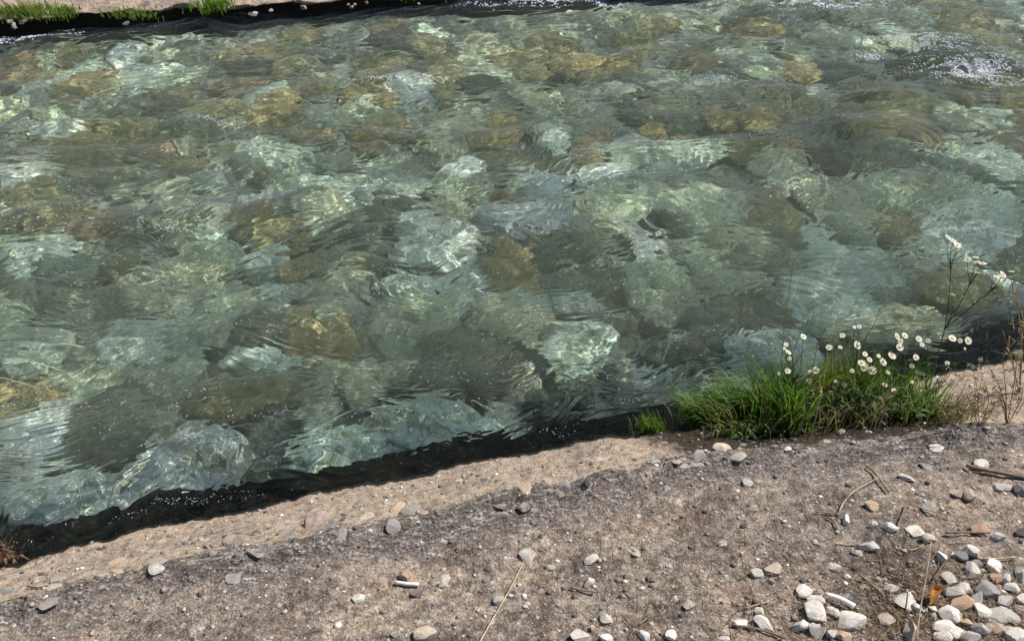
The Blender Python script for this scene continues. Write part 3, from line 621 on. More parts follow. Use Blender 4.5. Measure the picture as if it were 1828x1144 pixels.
CN = {'w': 'white', 'b': 'beige', 't': 'tan', 'o': 'orange', 'g': 'grey', 'd': 'blackish', 's': 'pale grey', 'p': 'purplish brown', 'k': 'bluish grey'}
for g, ck, lab in peb: put_peb(*g, ck, lab or where(CN[ck]+' pebble', g[0], g[1], BL), G1)
G2 = 'stones embedded in the bank'; FL = 'stone set flush in the sandy slope among others of its kind'
emb = [
 (z3(130, 690, 60, 34), 's', 'pale crusty patch-like stone at the top end of the long straw'), (z2(1075, 790, 46, 44), 'w', 'round flat white stone set in the dark ground left of the long straw'),
 (z3(1165, 620, 30, 26), 's', 'flat pale stone set in the ground in mid bank'), (z3(250, 745, 34, 20), 's', 'flat pale grey stone just right of the long straw top'), (z3(910, 915, 28, 22), 's', 'flat whitish stone above the bottom row of pebbles'),
 (z3(320, 310, 48, 24), 'g', 'grey stone on the slope left of the black one'), (z3(300, 348, 56, 16), 'd', 'dark stone under the grey one at the crust edge'), (z3(1030, 148, 50, 34), 'g', 'rounded grey stone below the small grass tuft'),
 (z3(1160, 112, 54, 36), 'b', 'large pale rounded stone below the grass clump'), (z3(1250, 155, 46, 24), 's', 'grey stone right of the large pale rounded one'), (z3(960, 212, 46, 20), 's', None), (z3(650, 207, 34, 18), 'k', 'bluish stone on the sandy slope'),
 (z3(500, 175, 38, 16), 'b', None), (z3(110, 327, 50, 22), 't', 'orange-tinted stone on the slope near the long straw'), (z3(985, 945, 42, 32), 'b', 'smooth tan stone set in the ground near the bottom right pebbles'), (z3(665, 790, 30, 26), 'g', None), (z3(690, 890, 36, 26), 'p', None),
 (z2(370, 465, 92, 36), 'p', 'long purple-brown stone on the sandy slope'), (z2(185, 530, 56, 26), 'k', 'blue-grey stone left of the purple-brown one'), (z2(790, 487, 52, 26), 'g', 'grey stone at the crust edge above the tan pebble'), (z2(480, 575, 52, 16), 'd', 'thin dark stone on the crust edge, lower left'),
 (z2(1050, 415, 36, 20), 'd', 'dark stone on the crust edge in the centre'), (z2(500, 500, 20, 22), 'p', None), (z2(820, 390, 60, 26), 't', None), (z2(890, 402, 62, 34), 'g', 'mottled grey stone in the centre of the slope'), (z2(1200, 300, 52, 26), 'g', None), (z2(1385, 378, 42, 18), 'd', None),
 (z2(40, 640, 36, 28), 'k', 'dark angular stone at the crust edge, left part'), (z2(930, 470, 20, 12), 'w', 'little white stone in the crust edge'), (z2(590, 395, 26, 12), 'k', None), (z2(640, 445, 52, 15), 's', None), (z2(1530, 380, 60, 24), 'd', None),
 (z1(1320, 580, 82, 36), 'p', 'domed purple-grey stone on the slope, left part'), (z1(1430, 527, 40, 30), 'd', 'dark stone just above the domed purple-grey one'), (z1(1430, 642, 50, 18), 'g', 'dark slab below the domed purple-grey stone'), (z1(870, 727, 46, 30), 's', 'light grey veined stone on the slope, far left'),
 (z1(900, 697, 70, 15), 'g', None), (z1(320, 800, 52, 14), 'g', None), (z1(30, 860, 52, 24), 'k', 'dark stone cut by the left edge of the picture'), (z1(270, 925, 60, 16), 'g', 'dark ledge stone near the left edge'), (z1(1330, 780, 60, 16), 'g', None), (z1(660, 690, 42, 16), 't', None),
 (z4(860, 265, 44, 30), 's', None), (z4(690, 910, 34, 22), 'k', 'round bluish stone set in the ground near the left heap'), (z4(560, 900, 70, 34), 'd', 'dark slab-like stone above the large grey flat pebble'), (z4(975, 215, 44, 14), 'k', None), (z4(895, 160, 22, 10), 'k', None), (z4(990, 440, 60, 18), 'g', None),
]
for g, ck, lab in emb: put_peb(*g, ck, lab or where(CN[ck]+' flush stone', g[0], g[1], BL), G2, True)
r3 = random.Random(21)                     # a few more stones half buried along the crust edge
for i in range(62):
    px = r3.uniform(0, 1500); py = np.interp(px, [0, 430, 850, 1230, 1500], [1060, 975, 880, 815, 780])+r3.uniform(-34, 16)
    w = r3.uniform(4, 13); ck = r3.choice('gdpksbdt'); put_peb(px, py, w, w*.4, ck, where('half-buried '+CN[ck]+' stone', px, py, BL), G2, True)

def scatter(name, n, mat_, label, cat, region, r0, r1, seed, colname=None, flat=.6):
    import bmesh
    r = np.random.RandomState(seed); bm = bmesh.new(); bmesh.ops.create_icosphere(bm, subdivisions=1, radius=1)
    bv = np.array([v.co[:] for v in bm.verts]); bf = np.array([[v.index for v in f.verts] for f in bm.faces]); bm.free()
    if len(region) == 2: t, d = region
    else: t = r.uniform(region[0], region[1], n); d = r.uniform(region[2], region[3], n)
    s = s_w(t)+d; x = t*TV[0]+s*NV[0]; y = t*TV[1]+s*NV[1]; z = land_z(x, y)
    rad = r0+(r1-r0)*r.rand(n)**3; sh_ = 1+.35*r.randn(n, len(bv))*.5
    sc = np.stack([rad*r.uniform(.8, 1.3, n), rad*r.uniform(.7, 1.1, n), rad*flat*r.uniform(.7, 1.2, n)], -1)
    V = bv[None]*np.clip(sh_, .6, 1.4)[..., None]*sc[:, None]+np.stack([x, y, z+rad*.15], -1)[:, None]
    Fc = (bf[None]+np.arange(n)[:, None, None]*len(bv)).reshape(-1, 3); V = V.reshape(-1, 3)
    me = bpy.data.meshes.new(name); me.vertices.add(len(V)); me.vertices.foreach_set('co', V.astype('f').ravel())
    me.loops.add(Fc.size); me.loops.foreach_set('vertex_index', Fc.ravel().astype('i')); me.polygons.add(len(Fc)); me.polygons.foreach_set('loop_start', np.arange(0, Fc.size, 3, dtype='i'))
    me.update(calc_edges=True); attr(me, 'tone', np.repeat(r.rand(n), len(bv)))
    return tag(link(name, me, mat_), label, cat, kind='stuff')
def mat_grit():
    m, n, b = newmat('grit'); a = nd(n, 'ShaderNodeAttribute', attribute_name='tone').outputs['Fac']
    n.links.new(ramp(n, a, [(0, (.06, .05, .05)), (.3, (.16, .135, .12)), (.6, (.28, .235, .2)), (.85, (.42, .37, .32)), (.95, (.62, .58, .54)), (1, (.7, .67, .64))]), b.inputs['Base Color']); b.inputs['Roughness'].default_value = .9; return m
scatter('grit', 9000, mat_grit(), 'fine grit and tiny stones bedded in the concrete bank', 'grit', (-2.4, 3.8, .02, 1.25), .0016, .008, 3)

def heap(n):
    r = np.random.RandomState(6); a = [on_land(x, y) for x, y in ((1700, 1080), (1490, 1110))]
    ts = []; ds = []
    for k in range(n):
        c = a[0] if r.rand() < .7 else a[1]; x, y = c[0]+r.randn()*.11, c[1]+r.randn()*.06; t, q = st((x, y)); ts.append(t); ds.append(q-float(s_w(t)))
    return np.array(ts), np.array(ds)
scatter('fine_gravel', 420, mat_grit(), 'fine gravel and chips between the white pebbles', 'gravel', heap(420), .003, .010, 8)

# ------------------------------------------------------------------ sticks and straws
def tube(pts, r0, r1, sides=6, seg=3):
    P = [Vector(p) for p in pts]
    Q = []
    for i in range(len(P)-1):
        a = P[max(i-1, 0)]; b = P[i]; c = P[i+1]; d = P[min(i+2, len(P)-1)]
        for k in range(seg):
            t = k/seg; Q.append(.5*((2*b)+(c-a)*t+(2*a-5*b+4*c-d)*t*t+(3*b-a-3*c+d)*t**3))
    Q.append(P[-1]); V = []; Fc = []
    for i, q in enumerate(Q):
        d = (Q[min(i+1, len(Q)-1)]-Q[max(i-1, 0)]).normalized(); u = d.orthogonal().normalized(); w = d.cross(u); r = r0+(r1-r0)*i/(len(Q)-1)
        for k in range(sides):
            a = 2*math.pi*k/sides; V.append(q+(u*math.cos(a)+w*math.sin(a))*r)
    n = len(Q)
    for i in range(n-1):
        for k in range(sides): Fc.append((i*sides+k, i*sides+(k+1) % sides, (i+1)*sides+(k+1) % sides, (i+1)*sides+k))
    Fc.append(tuple(range(sides))[::-1]); Fc.append(tuple((n-1)*sides+k for k in range(sides))); return V, Fc
def join(parts):
    V = []; Fc = []
    for v, f in parts:
        o = len(V); V += list(v); Fc += [tuple(i+o for i in q) for q in f]
    return V, Fc
def lying(name, pts, r0, r1, mat_, label, cat, lift=.004, lifts=None):
    P = []
    for i, (x, y) in enumerate(pts):
        p = on_land(x, y); P.append((p[0], p[1], p[2]+lift+(lifts[i] if lifts else 0)+r0))
    c = Vector(P[0]); V, Fc = tube([Vector(p)-c for p in P], r0, r1)
    o = link(name, mesh_from(name, V, Fc), mat_); o.location = c; return tag(o, label, cat)
lying('straw', [(935, 1006), (908, 1062), (880, 1112), (852, 1160)], .0014, .0022, M_straw, 'long pale straw running down to the bottom edge, mid bank', 'straw', .006, [0, .006, .008, .004])
lying('white_stick', [(706, 1043), (727, 1046), (748, 1047)], .0042, .0045, M_white, 'short smooth white stick beside the tan pebble', 'stick')
lying('twig', [(1722, 836), (1745, 842), (1785, 850), (1860, 864)], .0042, .0062, M_twig, 'long brown twig entering from the right edge', 'twig', .008)
lying('straw', [(1496, 919), (1508, 897), (1530, 878), (1556, 864), (1566, 855), (1558, 843)], 0.0018, .0012, M_straw, 'bent pale straw ending at a white pebble', 'straw', .01)
lying('twig', [(1546, 836), (1562, 850), (1575, 868), (1585, 882)], .0030, .0022, M_twig, 'short brown twig just right of the bent straw', 'twig', .006)
lying('stick', [(1686, 955), (1725, 954), (1765, 955)], .0028, .0024, M_twig, 'short straight stick below the orange and white pebble', 'stick', .006)
lying('straw', [(1742, 1000), (1775, 1001), (1810, 998)], .0022, .0018, M_straw, 'straight straw right of the large clean white pebble', 'straw', .006)
lying('bleached_stick', [(1470, 1070), (1496, 1078), (1522, 1092)], .0050, .0060, M_white, 'bleached stick lying over the left gravel heap', 'stick', .014)
lying('twig', [(1455, 916), (1478, 918), (1498, 921)], .0022, .0018, M_twig, 'thin dark twig left of the pebble at the bent straw', 'twig')
lying('twig', [(1476, 925), (1488, 934), (1494, 948)], .0026, .0018, M_twig, 'hooked dark twig under the pebble at the bent straw', 'twig')
lying('twig', [(1616, 904), (1608, 925), (1600, 944)], .0022, .0016, M_twig, 'thin leaning twig left of the broad white pebble', 'twig', .008)
lying('stalk', [(1620, 904), (1650, 915), (1690, 925), (1722, 930)], .0014, .0009, M_twig, 'thin brown stalk arching above the yellowish pebble', 'stalk', .01)
lying('twig', [(1663, 1040), (1680, 1015), (1697, 990)], .0024, .0016, M_red, 'reddish twig leaning on the square cream pebble', 'twig', .010)
lying('straw', [(1488, 972), (1510, 974), (1534, 973)], .0014, .0012, M_straw, 'short straw pointing at the grey triangular pebble', 'straw')
lying('straw', [(1622, 984), (1635, 982), (1648, 974)], .0012, .0010, M_straw, 'tiny forked straw by the tiny grey pebble', 'straw')
lying('twig', [(1530, 1030), (1552, 1048), (1570, 1064), (1576, 1072)], .0026, .0020, M_twig, 'dark twig crossing the dark slab-like stone', 'twig', .01)
lying('straw', [(1328, 1088), (1350, 1082), (1372, 1076)], .0016, .0012, M_straw, 'thin straw left of the standing white pebble', 'straw')
lying('twig', [(1305, 1118), (1345, 1124), (1385, 1136), (1410, 1150)], .0026, .0022, M_twig, 'dark twig along the bottom edge under the oval pebble', 'twig', .004)
lying('stalk', [(1645, 1010), (1640, 1060), (1632, 1110), (1628, 1160)], .0016, .0020, M_dry, 'thin upright dry stalk in front of the gravel heap', 'stalk', .03, [.05, .03, .02, .0])
lying('twig', [(1018, 1051), (1040, 1056), (1062, 1059)], .0026, .0020, M_twig, 'little brown twig below the two lone white pebbles', 'twig')
lying('twig', [(1140, 1118), (1152, 1108), (1166, 1098)], .0020, .0016, M_twig, 'little twig above the third bottom pebble', 'twig')
lying('straw', [(50, 1048), (70, 1049), (92, 1046)], .0022, .0018, M_twig, 'dark curved stalk on the sandy slope at the left', 'straw')
lying('twig', [(1570, 1024), (1600, 1034), (1604, 1036)], .0024, .0020, M_twig, 'thin twig above the white pebble left of the leaf', 'twig')
def litter(n, seed):
    r = random.Random(seed); parts = []
    for _ in range(n):
        if r.random() < .75: px, py = r.gauss(1640, 130), r.gauss(1085, 45)
        else: px, py = r.uniform(950, 1828), r.uniform(900, 1144)
        if py > 1175 or py < 880: continue
        p = on_land(px, py); a = r.uniform(0, 6.28); L = r.uniform(.015, .05); q = []
        for k in (-1, 0, 1):
            x = p[0]+math.cos(a+k*r.uniform(-.25, .25))*L*k; y = p[1]+math.sin(a+k*.2)*L*k; q.append(Vector((x, y, float(land_z(x, y))+r.uniform(.001, .010))))
        parts.append(tube(q, .0007, .0005, 3, 2))
    return join(parts)
V, Fc = litter(520, 3); tag(link('pine_needles', mesh_from('pine_needles', V, Fc), M_dry), 'scattered dry pine needles and fibres around the gravel', 'plant litter', kind='stuff')
V, Fc = litter(420, 9); tag(link('dead_stems', mesh_from('dead_stems', V, Fc), M_red), 'dark reddish bits of dead stems around the gravel', 'plant litter', kind='stuff')
# curled orange leaf
p = on_land(1664, 1075); V = []; Fc = []
for i in range(9):
    t = i/8; w = .013*math.sin(math.pi*min(1, t*.96+.04))**.7
    for j in range(5):
        q = (j-2)/2; V.append(((t-.5)*.05, q*w*.8+.012*math.sin(t*3), .004+.016*abs(q)**1.6+.006*math.sin(t*3.1)))
for i in range(8):
    for j in range(4): Fc.append((i*5+j, i*5+j+1, (i+1)*5+j+1, (i+1)*5+j))
lf = link('curled_leaf', mesh_from('curled_leaf', V, Fc), M_orange); lf.location = (p[0], p[1], p[2]+.012); lf.rotation_euler = (.3, .1, .8); tag(lf, 'curled orange dead leaf on the gravel heap', 'leaf')

# ------------------------------------------------------------------ grasses
def blade(base, direction, L, w, bend, r, segs=5):
    up = Vector((0, 0, 1)); d = Vector(direction); side = Vector((-d.y, d.x, 0)).normalized() if (abs(d.x)+abs(d.y)) > 1e-4 else Vector((1, 0, 0))
    side = (Matrix.Rotation(r.uniform(-1.2, 1.2), 3, 'Z') @ side); V = []; Fc = []; p = Vector(base); a = r.uniform(.05, .25)
    h = Vector((d.x, d.y, 0)).normalized()
    for i in range(segs+1):
        t = i/segs; ww = w*(1-t**1.8)*.5+.0002; V += [p-side*ww, p+side*ww]
        ang = a+bend*t*t*1.0+bend*.35*t; p = p+(up*math.cos(ang)+h*math.sin(ang))*(L/segs)
    for i in range(segs): Fc.append((2*i, 2*i+1, 2*i+3, 2*i+2))
    return V, Fc
def tuft(name, px, py, n, spread, L, w, bend, lean, mat_, label, cat='grass', seed=1, group=None, base=None):
    r = random.Random(seed); c = Vector(on_land(px, py)) if base is None else Vector(base); parts = []
    for _ in range(n):
        ox, oy = r.gauss(0, spread[0]), r.gauss(0, spread[1]); x, y = c.x+ox, c.y+oy
        z = float(land_z(x, y)) if base is None else c.z+r.uniform(-.02, .01)
        if base is None:
            t, s = st((x, y)); z = max(z, .02)
        a = r.uniform(0, 6.28); d = Vector((math.cos(a), math.sin(a), 0))*.6+Vector((lean[0], lean[1], 0))
        parts.append(blade((x-c.x, y-c.y, z-c.z-.005), d, L*r.uniform(.5, 1.15), w*r.uniform(.7, 1.2), bend*r.uniform(.6, 1.3), r))
    V, Fc = join(parts); o = empty(name, c); tag(link('blades', mesh_from('blades', V, Fc), mat_, o), kind='stuff'); return tag(o, label, cat, group)
GG = 'grass tufts on the near bank'
for q_, (x_, y_, n_, sx_, L_, w_, lab_) in enumerate([(1290, 760, 30, .05, .15, -.7, 'dead straw-coloured blades among the fine leaning grass'), (1400, 768, 55, .05, .17, 0, 'dead straw-coloured blades around the broad-leaved plant'),
  (1500, 762, 55, .07, .16, .2, 'dead straw-coloured blades at the front of the daisy cluster'), (1600, 750, 60, .07, .13, .4, 'dead straw-coloured blades at the right of the daisies'), (1690, 745, 60, .05, .08, .3, 'sparse dead blades on the sandy patch right of the clump')]):
    tuft('dead_grass', x_, y_, n_, (sx_, .03), L_, .0028, .9, (w_, -.1), M_dry, lab_, seed=70+q_, group=GG)
tuft('grass_tuft', 1162, 768, 170, (.022, .014), .07, .0028, 1.0, (-.5, -.2), M_grass, 'small bright green grass tuft at the left end of the clump', seed=1, group=GG)
tuft('grass_tuft', 1262, 752, 300, (.036, .026), .135, .0042, 1.5, (-.9, .1), M_grass, 'dense fine grass tuft leaning over the water, left part of the clump', seed=2, group=GG)
tuft('grass_tuft', 1325, 742, 360, (.042, .030), .17, .0042, 1.5, (-.9, .1), M_grass, 'dense wind-bent grass tuft next to the broad-leaved plant', seed=3, group=GG)
tuft('grass_tuft', 1395, 765, 200, (.035, .025), .22, .0055, .7, (-.2, -.1), M_grass, 'coarse upright grass tuft at the middle of the clump', seed=4, group=GG)
tuft('grass_tuft', 1470, 735, 360, (.060, .035), .25, .0045, .55, (.15, 0), M_grass2, 'tall yellow-green grass tuft between the daisies', seed=5, group=GG)
tuft('grass_tuft', 1540, 735, 340, (.070, .035), .21, .0042, .6, (.1, -.1), M_grass, 'dark green grass tuft under the daisy cluster', seed=6, group=GG)
tuft('grass_tuft', 1610, 735, 170, (.060, .030), .15, .0038, .8, (.3, -.1), M_grass, 'short sparse grass tuft at the right end of the clump', seed=7, group=GG)
tuft('grass_tuft', 1665, 742, 60, (.045, .02), .09, .0036, .9, (.3, -.1), M_grass, 'thin green tuft at the foot of the sparse daisy plant', seed=17, group=GG)
tuft('grass_tuft', 1745, 735, 40, (.05, .02), .07, .0032, .9, (.3, -.1), M_grass2, 'small yellowish tuft among the dry weeds on the sandy patch', seed=18, group=GG)
tuft('grass_tuft', 1375, 745, 60, (.02, .015), .24, .0085, .6, (-.1, 0), M_grass, 'tall wide-bladed grass rising behind the broad-leaved plant', seed=19, group=GG)
tuft('grass_tuft', 1560, 750, 60, (.06, .02), .15, .0070, .8, (.1, -.2), M_grass, 'wide-bladed grass in front of the central daisies', seed=20, group=GG)
tuft('grass_tuft', 1335, 772, 90, (.060, .012), .10, .0030, 1.5, (-.9, -.6), M_grass2, 'flattened yellowish grass spilling onto the slope below the clump', seed=8, group=GG)
tuft('grass_tuft', 1420, 770, 80, (.04, .02), .09, .006, 1.2, (0, -.6), M_weed, 'low tuft of broad dark blades at the front of the clump', seed=9, group=GG)

def leaf_blade(parts, base, d, L, W, r, droop=.6):
    d = Vector(d).normalized(); side = d.cross(Vector((0, 0, 1)))
    side = side.normalized() if side.length > .01 else Vector((1, 0, 0)); V = []; Fc = []; n = 6; p = Vector(base)
    for i in range(n+1):
        t = i/n; w = W*math.sin(math.pi*(t*.93+.05))**.8*.5+.0002; up = side.cross(d).normalized()
        V += [p-side*w+up*w*.35, p, p+side*w+up*w*.35]; p = p+d*(L/n); d = (d+Vector((0, 0, -droop/n))).normalized()
    for i in range(n):
        for j in range(2): Fc.append((3*i+j, 3*i+j+1, 3*i+4+j, 3*i+3+j))
    parts.append((V, Fc))
# broad-leaved plant
r = random.Random(5); c = Vector(on_land(1393, 760)); pl = empty('broad_leaved_plant', c); tag(pl, 'broad-leaved green plant standing up in the grass clump', 'plant')
V, Fc = tube([(0, 0, 0), (.0, 0, .07), (-.005, 0, .15)], .003, .0015); link('stem', mesh_from('stem', V, Fc), M_weed, pl)
for i in range(22):
    a = r.uniform(0, 6.28); h = r.uniform(.0, .15); L = r.uniform(.05, .085); q = []
    leaf_blade(q, (0, 0, h), (math.cos(a)*(1-h*3), math.sin(a)*(1-h*3), .4+h*5), L, .013, r, .5); link('leaf', mesh_from('leaf', *q[0]), M_weed if i % 2 else M_grass, pl)

# ------------------------------------------------------------------ daisy fleabane plants
def petal_mesh():
    V = [(0, 0, 0)]; Fc = []; n = 26; rq = random.Random(2)
    for i in range(n):
        a = 2*math.pi*i/n; j = rq.uniform(.86, 1.06); zz = rq.uniform(-.05, .05); o = len(V)
        for rr_, da, z in ((.30, -.09, .05), (.95*j, -.095, .12+zz), (1.05*j, 0, .10+zz), (.95*j, .095, .12+zz), (.30, .09, .05)):
            V.append((rr_*math.cos(a+da*(1 if rr_ > .5 else 1)), rr_*math.sin(a+da), z))
        Fc.append((o, o+1, o+2, o+3, o+4))
    return mesh_from('petals', V, Fc)
def disc_mesh():
    V = []; Fc = []; n = 12
    for k, (rr_, z) in enumerate(((.36, .02), (.38, .14), (.26, .22), (.10, .24))):
        for i in range(n): V.append((rr_*math.cos(2*math.pi*i/n), rr_*math.sin(2*math.pi*i/n), z))
    for k in range(3):
        for i in range(n): Fc.append((k*n+i, k*n+(i+1) % n, (k+1)*n+(i+1) % n, (k+1)*n+i))
    Fc.append(tuple(range(3*n, 4*n))); return mesh_from('flower_centre', V, Fc)
PET, DISC = petal_mesh(), disc_mesh(); PET.materials.append(M_petal); DISC.materials.append(M_disc)
def fleabane(label, basepx, flowers, seed, hub=None, leaves=10, group='daisy fleabane plants on the bank', dy=0.0, topy=0.0):
    r = random.Random(seed); B = Vector(on_land(*basepx)); root = empty('fleabane', B); tag(root, label, 'daisy', group)
    Y0 = B.y+dy; H = Vector(at_y(*hub, Y0+r.uniform(-.01, .01)))-B if hub else None
    stems = []
    for k, f in enumerate(flowers):
        fx, fy, fr = f[:3]; P = Vector(at_y(fx, fy, Y0+r.uniform(-.05, .05)+topy))-B
        s = (Vector((0, 0, 0)) if H is None else H*r.uniform(.75, 1.0)) + Vector((r.gauss(0, .012), r.gauss(0, .012), 0))*(0.8 if H is None else .25)
        mid = s.lerp(P, .55)+Vector(((P.x-s.x)*.12, r.gauss(0, .008), .012)); stems.append(tube([s, mid, P-Vector((0, 0, .002))], .0011, .0007, 4))
        fl = link('flower', PET, None, root); rad = fr*np.linalg.norm(np.array(B+P)-np.array([0, 0, CAM_H]))/F
        fl.location = P; fl.scale = (rad*.80,)*3; tilt = r.uniform(.15, .75); fl.rotation_euler = (tilt*r.choice((1, 1, .6)), r.uniform(-.35, .35), r.uniform(-.5, .5))
        d = link('flower_centre', DISC, None, fl)
    if H is not None: stems.append(tube([(0, 0, -.01), H*.5+Vector((.004, 0, 0)), H], .0020, .0014, 5))
    link('stem', mesh_from('stem', *join(stems)), M_weed, root)
    for i in range(leaves):
        q = []; f = stems[r.randrange(len(stems))][0]; v0 = f[r.randrange(int(len(f)*.7))]; a = r.uniform(0, 6.28)
        leaf_blade(q, v0, (math.cos(a), math.sin(a), .7), r.uniform(.018, .042), .0055, r, .7); link('leaf', mesh_from('leaf', *q[0]), M_weed, root)
def tall_fleabane(label, basepx, hub, branches, seed):
    r = random.Random(seed); B = Vector(on_land(*basepx)); root = empty('fleabane', B); tag(root, label, 'daisy', 'daisy fleabane plants on the bank')
    pos = lambda x, y, j=.0: Vector(at_y(x, y, B.y+r.uniform(-j, j)))-B
    H = pos(*hub); parts = [tube([(0, 0, -.01), H*.5+Vector((.006, 0, 0)), H], .0024, .0018, 5)]
    for nodes, flowers in branches:
        N = [H*r.uniform(.93, 1.0)]+[pos(x, y, .015) for x, y in nodes]; parts.append(tube(N, .0015, .0010, 4))
        for x, y, fr in flowers:
            P = pos(x, y, .03); s0 = N[-1].lerp(N[-2], r.uniform(0, .35)); parts.append(tube([s0, s0.lerp(P, .6)+Vector(((P.x-s0.x)*.15, 0, 0)), P-Vector((0, 0, .002))], .0009, .0006, 4))
            fl = link('flower', PET, None, root); fl.location = P; fl.scale = (fr*np.linalg.norm(np.array(B+P)-np.array([0, 0, CAM_H]))/F*.82,)*3
            fl.rotation_euler = (r.uniform(-.2, .8), r.uniform(-.4, .4), r.uniform(0, 6)); link('flower_centre', DISC, None, fl)
        for _ in range(5):
            q = []; k = r.randrange(len(N)-1); v0 = N[k].lerp(N[k+1], r.random()); a = r.uniform(0, 6.28); leaf_blade(q, v0, (math.cos(a), math.sin(a), .9), r.uniform(.012, .028), .004, r, .6); link('leaf', mesh_from('leaf', *q[0]), M_weed, root)
        for _ in range(4):
            P = N[-1]+Vector((r.uniform(-.03, .03), r.uniform(-.02, .02), r.uniform(.0, .03))); parts.append(tube([N[-1], P], .0007, .0012, 4, 1))
    link('stem', mesh_from('stem', *join(parts)), M_weed, root)
tall_fleabane('tallest daisy plant, branching high above the black bank edge at the right', (1650, 692), (1687, 585),
 [([(1694, 530), (1698, 470)], [(1692, 424, 6.5), (1702, 431, 6), (1709, 438, 7.5), (1692, 452, 4)]),
  ([(1712, 545), (1735, 500)], [(1728, 463, 7), (1742, 460, 6), (1755, 471, 8), (1744, 468, 6), (1732, 485, 5), (1745, 487, 5)]),
  ([(1704, 550)], [(1700, 526, 7)]),
  ([(1725, 555), (1770, 518)], [(1778, 494, 5), (1790, 490, 8), (1805, 485, 6), (1787, 496, 7), (1778, 510, 6), (1793, 517, 5)])], 1)
fleabane('leftmost daisy plant, with flowers beside the broad-leaved plant', (1430, 745),
 [(1434, 601, 7), (1403, 615, 5), (1407, 629, 7), (1409, 640, 5), (1406, 662, 7), (1390, 667, 4), (1456, 661, 8), (1445, 678, 7), (1446, 664, 5), (1480, 620, 7), (1400, 622, 4)], 4, None, 26)
fleabane('central daisy plant with the largest flower heads', (1535, 742),
 [(1530, 616, 9), (1504, 599, 6), (1534, 583, 5), (1525, 584, 4), (1538, 648, 8), (1543, 655, 9), (1557, 661, 9), (1521, 662, 5), (1544, 632, 6), (1552, 642, 6), (1492, 681, 4), (1508, 687, 5), (1483, 701, 5), (1520, 731, 6), (1500, 620, 5), (1568, 635, 5)], 5, None, 34)
fleabane('daisy plant right of centre with flowers in a diagonal row', (1595, 738),
 [(1576, 646, 9), (1592, 635, 9), (1606, 620, 8), (1615, 599, 7), (1601, 600, 7), (1608, 609, 6), (1585, 665, 5), (1579, 687, 6), (1596, 697, 6), (1628, 653, 5), (1635, 638, 7), (1628, 682, 5)], 6, None, 26)
fleabane('sparse daisy plant in front of the dark bank shade', (1660, 720),
 [(1640, 605, 7), (1646, 615, 5), (1657, 608, 5), (1691, 648, 5), (1675, 673, 4), (1700, 604, 8), (1714, 608, 5), (1728, 608, 8), (1722, 622, 3)], 7, None, 16)

# bushy low leaves within the clump
def bush(name, px, py, n, spread, hgt, mat_, label, seed, Ls=(.015, .035), W=.005):
    r = random.Random(seed); c = Vector(on_land(px, py)); parts = []
    for _ in range(n):
        x, y = r.gauss(0, spread[0]), r.gauss(0, spread[1]); z0 = float(land_z(c.x+x, c.y+y))-c.z; z = z0+r.random()*hgt*math.exp(-(x/spread[0]/1.8)**2)
        a = r.uniform(0, 6.28); leaf_blade(parts, (x, y, z), (math.cos(a), math.sin(a), r.uniform(.1, 1.3)), r.uniform(*Ls), W, r, .6)
        if r.random() < .25: parts.append(tube([(x*.7, y*.7, z0*.8), (x, y, z)], .0009, .0006, 3, 1))
    return _b(name, c, parts, mat_, label)
def _b(name, c, parts, mat_, label):
    o = empty(name, c); tag(link('foliage', mesh_from('foliage', *join(parts)), mat_, o), kind='stuff'); return tag(o, label, 'plant')
bush('leafy_weed', 1500, 748, 480, (.085, .045), .13, M_weed, 'dark leafy weed filling the middle of the daisy clump', 1)
bush('leafy_weed', 1580, 742, 380, (.08, .04), .11, M_weed, 'dark leafy weed filling the right side of the daisy clump', 2)
bush('leafy_weed', 1625, 745, 260, (.055, .022), .045, M_grass, 'bright small-leaved weed at the right foot of the clump', 3)
bush('leafy_weed', 1375, 775, 110, (.055, .015), .025, M_grass, 'low round-leaved weed at the front foot of the clump', 4, (.012, .024), .012)
bush('leafy_weed', 1420, 745, 260, (.05, .03), .10, M_weed, 'dark weed behind the broad-leaved plant', 5)

# dry and reddish weeds at the right edge
def weed(label, px, py, tips, mat_, seed, r0=.0014, twigs=5, head=None):
    r = random.Random(seed); B = Vector(on_land(px, py)); root = empty('dry_weed', B); tag(root, label, 'weed', 'dry weeds at the right of the bank'); parts = []; hs = []
    for (tx, ty) in tips:
        P = Vector(at_y(tx, ty, B.y+r.uniform(-.04, .04)))-B; m = P*.5+Vector((r.gauss(0, .01), r.gauss(0, .01), .01)); parts.append(tube([(0, 0, -.01), m, P], r0, r0*.5, 4)); hs.append(P)
        for _ in range(twigs):
            t = r.uniform(.25, 1); q = P*t; a = r.uniform(0, 6.28); L = r.uniform(.012, .04); parts.append(tube([q, q+Vector((math.cos(a)*L, math.sin(a)*L, L*r.uniform(.3, 1)))], r0*.5, r0*.25, 3, 1))
            if r.random() < .6: leaf_blade(parts, q, (math.cos(a), math.sin(a), .3), L*.9, .0035, r, 1.2)
    link('stem', mesh_from('stem', *join(parts)), mat_, root)
    if head:
        for P in hs:
            hp = []
            for _ in range(head[0]):
                d = Vector((r.gauss(0, 1), r.gauss(0, 1), r.gauss(0, 1)+head[2])).normalized(); hp.append(tube([P, P+d*head[1]*r.uniform(.7, 1)], .0004, .0003, 3, 1))
            link('seed_head', mesh_from('seed_head', *join(hp)), M_fluff, root)
weed('tall dry tan stalk at the right edge of the picture', 1822, 700, [(1800, 480), (1815, 520), (1830, 560), (1790, 590)], M_dry, 1, .0022, 8)
weed('dry reddish weed bush at the right edge', 1800, 755, [(1770, 660), (1790, 640), (1815, 650), (1825, 690), (1750, 690), (1783, 700)], M_red, 2, .0014, 14)
